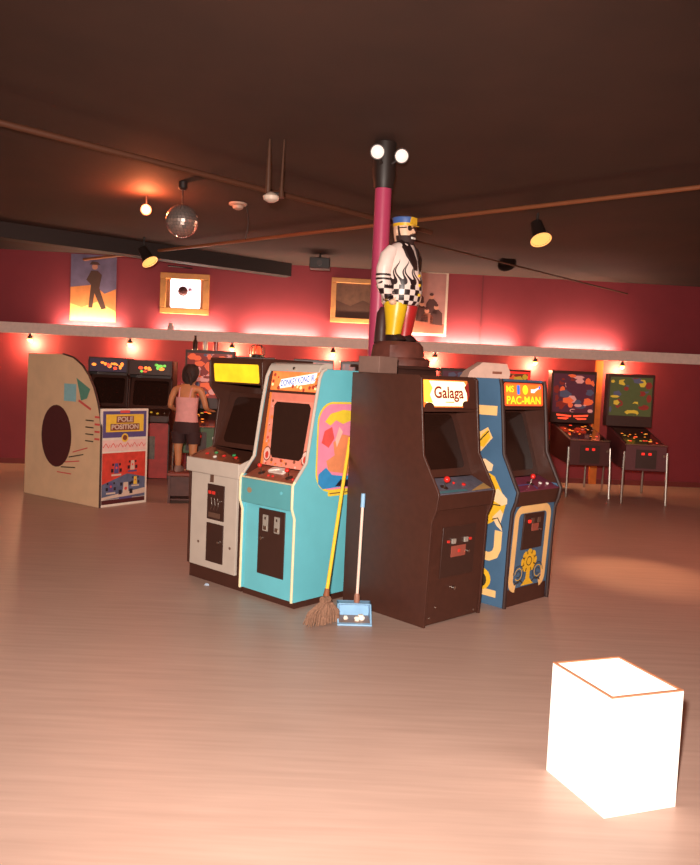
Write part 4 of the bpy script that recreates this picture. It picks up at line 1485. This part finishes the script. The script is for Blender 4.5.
# ====================================================== WHITE CARTON
hz_ = .5
A0 = gr(553, 663, hz_)
B0 = gr(602, 693, hz_)
d1 = (B0 - A0); d1.z = 0
d1 = d1.normalized()
d2 = (gr(605, 660, hz_) - gr(566, 668, hz_)); d2.z = 0; d2.normalize()
d2 = (d2 - d1 * d2.dot(d1)).normalized()
cyw = math.atan2(d1.y, d1.x)
t = thing('carton', 'open white carton with tan cut edges standing at the lower right', 'box', (A0.x, A0.y, 0), cyw)
wc = mat('white_carton_board', (250, 246, 240), .6, var=.01)
tanb = mat('tan_board_edge', (176, 116, 84), .7)
Lx, Ly = .42, .36
for nm, lo, hi in (('front_wall', (0, 0, .012), (Lx, .012, hz_)), ('back_wall', (0, Ly - .012, .012), (Lx, Ly, hz_)), ('left_wall', (0, .0125, .012), (.012, Ly - .0125, hz_)), ('right_wall', (Lx - .012, .0125, .012), (Lx, Ly - .0125, hz_))):
    w_ = MB().box(lo, hi, wc).build(nm, t)
    MB().box((lo[0], lo[1], hz_), (hi[0], hi[1], hz_ + .006), tanb).build('cut_edge', w_)
MB().box((0, 0, 0), (Lx, Ly, .012), wc).build('bottom', t)

# ======================================================== PERSON + CRATE
cpos = gr(181, 504)
cx0 = cpos + Vector((.0, .17, 0))
t = thing('step_stool', 'dark wooden step box the person in pink stands on', 'stool', (cx0.x, cx0.y, 0), R(8))
m_crate = mat('dark_stool_wood', (84, 46, 38), .6, var=.2, scale=9)
q = MB()
CH = .40
q.box((-.21, -.16, CH - .04), (.21, .16, CH), mat('red_brown_seat_pad', (130, 62, 48), .6))
q.build('top', t, bevel=.008)
for sx in (-1, 1):
    MB().box((sx * .2 - (.03 if sx > 0 else 0), -.15, 0), (sx * .2 + (0 if sx > 0 else .03), .15, CH - .041), m_crate).build('side_board', t)
MB().box((-.169, -.13, .1), (.169, -.11, CH - .05), m_crate).build('front_board', t)
MB().box((-.169, -.13, .04), (.169, .13, .06), m_crate).build('lower_shelf', t)

PT = thing('person', 'person seen from behind in pink strap top and dark shorts at a pinball machine', 'person', (cx0.x + .0, cx0.y + .02, CH), R(-10))
msk = mat('tanned_skin', (196, 130, 88), .55)
HT = at(191, 362, cx0.y).z - CH     # figure height
k = HT / 1.37


def skin_body(name, joints, edges, m, parent, levels=2):
    me = bpy.data.meshes.new(name)
    me.from_pydata([tuple(k * c for c in j[:3]) for j in joints], edges, [])
    o = bpy.data.objects.new(name, me)
    col.objects.link(o)
    o.parent = parent
    sk = o.modifiers.new('skin', 'SKIN')
    sk.use_smooth_shade = True
    lay = me.skin_vertices[0].data if me.skin_vertices else None
    if lay is None:
        bm = bmesh.new(); bm.from_mesh(me)
        bm.verts.layers.skin.verify()
        bm.to_mesh(me); bm.free()
        lay = me.skin_vertices[0].data
    for i, j in enumerate(joints):
        r = j[3] * k
        lay[i].radius = (r, j[4] * k if len(j) > 4 else r)
        lay[i].use_root = (i == 0)
    ss = o.modifiers.new('subd', 'SUBSURF')
    ss.levels = ss.render_levels = levels
    me.materials.append(m)
    return o


J = [(0, 0, .60, .105, .085), (0, .0, .76, .09, .07), (0, .01, .95, .10, .075), (0, .02, 1.06, .075, .06), (0, .03, 1.12, .04), (.01, .055, 1.20, .07), (.015, .07, 1.28, .075), (.015, .07, 1.335, .045)]
Eg = [(0, 1), (1, 2), (2, 3), (3, 4), (4, 5), (5, 6), (6, 7)]


def chain(start, pts):
    prev = start
    for p_ in pts:
        J.append(p_)
        Eg.append((prev, len(J) - 1))
        prev = len(J) - 1
    return prev


for sx in (-1, 1):
    chain(0, [(sx * .08, 0, .54, .08), (sx * .085, .0, .38, .058), (sx * .085, -.005, .29, .046), (sx * .085, .01, .18, .042), (sx * .085, .01, .06, .03), (sx * .09, -.05 + .1, .035, .026), (sx * .095, .13, .03, .02)])
    wr = chain(3, [(sx * .14, .02, 1.05, .045), (sx * .185, .02, .93, .034), (sx * .205, .03, .82, .03), (sx * .2, .15, .78, .025), (sx * .185, .26, .77, .02), (sx * .18, .30, .77, .023)])
    for i in range(4):
        fx = sx * .18 + (i - 1.5) * .014
        chain(wr, [(fx, .335, .768, .0085), (fx + (i - 1.5) * .002, .36 + (.006 if i in (1, 2) else 0), .757, .0075)])
    chain(wr, [(sx * .18 - sx * .03, .31, .762, .0085), (sx * .18 - sx * .042, .33, .755, .0075)])
body = skin_body('body', J, Eg, msk, PT)
hair = mat('dark_brown_hair', (46, 28, 24), .7, var=.3, scale=40)


def kring(cx_, cy_, cz, rx, ry, n=20):
    return [(x * k, y * k, z * k) for x, y, z in ring(cx_, cy_, cz, rx, ry, n)]


PT.scale = (1.15, 1.08, .985)
q = MB()
q.loft([kring(.01, .0, 1.11, .035, .025), kring(.01, .02, 1.16, .075, .055), kring(.012, .04, 1.22, .092, .085), kring(.015, .055, 1.28, .092, .096), kring(.015, .06, 1.33, .075, .08), kring(.015, .062, 1.365, .04, .045)], hair)
q.tube([(k * .02, k * -.03, k * 1.25), (k * .05, k * -.06, k * 1.2), (k * .06, k * -.05, k * 1.1)], [.03, .028, .012], hair, 10)
q.build('hair', PT)
pk = mat('pale_pink_top', (226, 160, 156), .8)
q = MB()
q.loft([kring(0, .0, .625, .13, .108), kring(0, .0, .76, .118, .098), kring(0, .005, .88, .124, .1), kring(0, .01, .945, .128, .1)], pk)
for sx in (-1, 1):
    q.tube([(sx * .06 * k, -.085 * k, .94 * k), (sx * .065 * k, -.06 * k, 1.04 * k), (sx * .07 * k, .02 * k, 1.115 * k), (sx * .065 * k, .1 * k, .94 * k)], .008, pk, 6)
q.build('strap_top', PT)
sh = mat('dark_shorts', (58, 30, 30), .8)
q = MB()
q.loft([kring(0, 0, .49, .15, .1), kring(0, .0, .57, .145, .112), kring(0, 0, .64, .128, .107)], sh)
for sx in (-1, 1):
    q.loft([kring(sx * .083, 0, .36, .07, .078, 16), kring(sx * .08, 0, .51, .085, .095, 16)], sh)
q.build('shorts', PT)
for sx in (-1, 1):
    q = MB()
    q.loft([kring(sx * .087, .045, .0, .042, .1, 16), kring(sx * .087, .045, .03, .044, .1, 16), kring(sx * .087, .03, .06, .038, .07, 16), kring(sx * .086, .01, .075, .03, .038, 16)], mat('grey_trainers', (140, 110, 100), .7))
    q.build('shoe', PT)

# ==================================================== CEILING FIXTURES
def czp(p):
    return zc(p.x, p.y)


# mirror ball
m, nt, b = nodes('mirror_ball_tiles', .22)
b.inputs['Metallic'].default_value = 1
b.inputs['Base Color'].default_value = lin((214, 196, 188))
b.inputs['Metallic'].default_value = .8
tc = nt.nodes.new('ShaderNodeTexCoord')
vo = nt.nodes.new('ShaderNodeTexBrick')
p = at(182, 221, 9.0)
t = thing('mirror_ball', 'round silver mirror ball hanging from the dark ceiling', 'mirror ball', (p.x, p.y, p.z))
q = MB()
rB = .178
nl, nr = 28, 16
for i in range(nr):
    t0, t1 = -PI / 2 + PI * i / nr, -PI / 2 + PI * (i + 1) / nr
    nn = max(6, int(nl * math.cos((t0 + t1) / 2)))
    for kk in range(nn):
        a0, a1 = 2 * PI * kk / nn, 2 * PI * (kk + .94) / nn
        t1b = t0 + (t1 - t0) * .94
        q.add([(rB * math.cos(tt) * math.cos(aa), rB * math.cos(tt) * math.sin(aa), rB * math.sin(tt)) for tt, aa in ((t0, a0), (t0, a1), (t1b, a1), (t1b, a0))], [(0, 1, 2, 3)], m)
q.ball((0, 0, 0), rB * .985, m_can, 20)
q.build('ball', t, smooth=False, fixn=False)
zz = czp(p) - p.z
MB().tube([(0, 0, rB * .97), (0, 0, zz - .08)], .006, m_can, 6).build('chain', t)
MB().lathe((0, 0, zz - .09), (0, 0, 1), [(.03, 0), (.05, .02), (.05, .085)], m_can, 14).build('motor', t)

# red glowing spot
p = at(146, 210, 9.6)
m_rl = mat('red_orange_lamp_face', (255, 150, 80), .4, emit=14, ec=(255, 150, 70))
t = thing('ceiling_spotlight', 'glowing red-orange ceiling spotlight left of the mirror ball', 'spotlight', p)
ax = (CAM - p).normalized()
zz = czp(p) - p.z
q = MB()
q.lathe(-ax * .12, ax, [(.03, 0), (.055, .02), (.065, .12), (.058, .12)], m_can, 18)
q.tube([-ax * .1, (-ax.x * .1, -ax.y * .1, zz)], .01, m_can, 8)
q.build('can', t)
MB().lathe((0, 0, 0), ax, [(.055, -.01), (.05, .005), (.02, .018)], m_rl, 18).build('bulb', t)
lamp('red_spot_glow', 'POINT', p + ax * .1 + Vector((0, 0, .06)), 55, (1, .22, .08), shadow_soft_size=.06)

# flush lamp
p = chit(238, 206, .03)
t = thing('ceiling_lamp', 'small pale unlit dome lamp on the ceiling right of the mirror ball', 'ceiling lamp', (p.x, p.y, czp(p)))
MB().lathe((0, 0, 0), (0, 0, -1), [(.11, -.005), (.11, .02), (.07, .03)], mat('pale_plastic_lamp', (206, 170, 150), .4), 20).build('rim', t)
MB().lathe((0, 0, -.03), (0, 0, -1), [(.07, 0), (.06, .03), (.025, .045)], mat('pale_plastic_lamp', (206, 170, 150), .4), 18).build('dome', t)
q = MB()
q.tube([Vector((.1, 0, -.008)), Vector((.115, 0, -.1)), Vector((.13, 0, -.22)), Vector((.12, 0, -.34)), Vector((.1, 0, -.42))], .007, m_can, 6)
q.build('cord', t)
# pendant lamp on rods
p = at(271, 200, 7.4)
t = thing('pendant_lamp', 'pale domed pendant lamp hanging on two dark rods', 'ceiling lamp', p)
zz = czp(p) - p.z
MB().lathe((0, 0, -.02), (0, 0, 1), [(.03, 0), (.065, .02), (.075, .05), (.05, .07), (.02, .09)], mat('pale_enamel_lamp', (220, 196, 178), .35), 20).build('shade', t)
q = MB()
q.tube([(-.03, 0, .06), (-.03, 0, .24), (-.03, 0, zz)], [.024, .022, .01], mat('dull_bronze_rod', (84, 54, 40), .4), 10)
q.tube([(.09, 0, .02), (.09, 0, .12), (.1, 0, zz)], [.03, .014, .007], mat('dull_bronze_rod', (84, 54, 40), .4), 10)
q.tube([(-.03, 0, .06), (.09, 0, .06)], .012, m_can, 8)
q.build('rods', t)


def spot(px, py, Y, lab, rim, aim, s=1.0):
    p = at(px, py, Y)
    t = thing('track_spotlight', lab, 'spotlight', p)
    ax = Vector(aim).normalized()
    q = MB()
    q.lathe(-ax * .28 * s, ax, [(.03 * s, 0), (.07 * s, .03 * s), (.085 * s, .2 * s), (.12 * s, .28 * s), (.108 * s, .28 * s), (.09 * s, .24 * s)], m_can, 20)
    q.build('can', t)
    q = MB()
    pr = [(.122 * s, -.006 * s), (.124 * s, .004 * s), (.108 * s, .006 * s), (.106 * s, -.006 * s)]
    q.lathe((0, 0, 0), ax, pr, rim, 24)
    q.build('rim', t)
    zz = czp(p) - p.z
    b0 = -ax * .2 * s
    MB().tube([b0, (b0.x, b0.y, zz)], .014, m_can, 8).build('stem', t)


rimo = mat('amber_rim_painted_glow', (255, 190, 110), .3, emit=.9)  # reflection on the spotlight rims, put in as emission
spot(150, 262, 12.2, 'black ceiling spotlight with pale rim above the left wall', rimo, (.55, -.25, -.8), 1.0)
spot(541, 240, 9.6, 'black ceiling spotlight with bright amber rim at right', rimo, (.65, -2, -3.4), 1.0)
sp_p = at(541, 240, 9.6)
lamp('track_spot_glow', 'SPOT', sp_p + Vector((.65, -2, -3.4)).normalized() * .03, 520, (1, .52, .26), spot_size=R(24), spot_blend=.9, shadow_soft_size=.08, aim=Vector((.65, -2, -3.4)))
spot(507, 264, 12.8, 'small dark ceiling spotlight over the right wall', m_can, (.1, -.6, -.7), 1.2)
p = at(320, 263, 13.0)
t = thing('ceiling_projector', 'small dark boxy projector hung below the ceiling near the middle', 'projector', p)
MB().box((-.16, -.14, -.1), (.16, .14, .07), m_can).build('case', t, bevel=.01)
MB().lathe((0, -.14, -.02), (0, -1, 0), [(.04, 0), (.045, .05), (.035, .05)], blk2, 14).build('lens', t)
MB().tube([(0, 0, .07), (0, 0, czp(p) - p.z + .01)], .015, m_can, 8).build('stem', t)
# ================================================================ LIGHT
w = bpy.data.worlds.new('world')
sc.world = w
w.use_nodes = True
bg = w.node_tree.nodes['Background']
bg.inputs['Color'].default_value = (1, .50, .34, 1)
bg.inputs['Strength'].default_value = .2
# the camera's flash
lamp('camera_flash', 'SPOT', (-.12, -.06, 1.98), 2500, (1, .87, .77), spot_size=R(95), spot_blend=.8, shadow_soft_size=.05,
     aim=Vector((.0, 6, -.75)))
# dim fill lights added overhead, no real fixtures; one reddens the right side
lamp('fill_light', 'AREA', (-3.5, 4, 3.7), 30, (1, .62, .44), shape='DISK', size=1.2)
lamp('fill_light', 'AREA', (4.6, 7.5, 3.7), 70, (1, .3, .17), shape='DISK', size=1.2)
lamp('fill_light', 'AREA', (0, 10.3, 3.5), 35, (1, .45, .30), shape='DISK', size=1.2)
sc.view_settings.view_transform = 'Standard'
sc.view_settings.look = 'None'
sc.view_settings.exposure = 0
sc.view_settings.gamma = 1
sc.view_settings.use_curve_mapping = False
sc.cycles.use_denoising = True
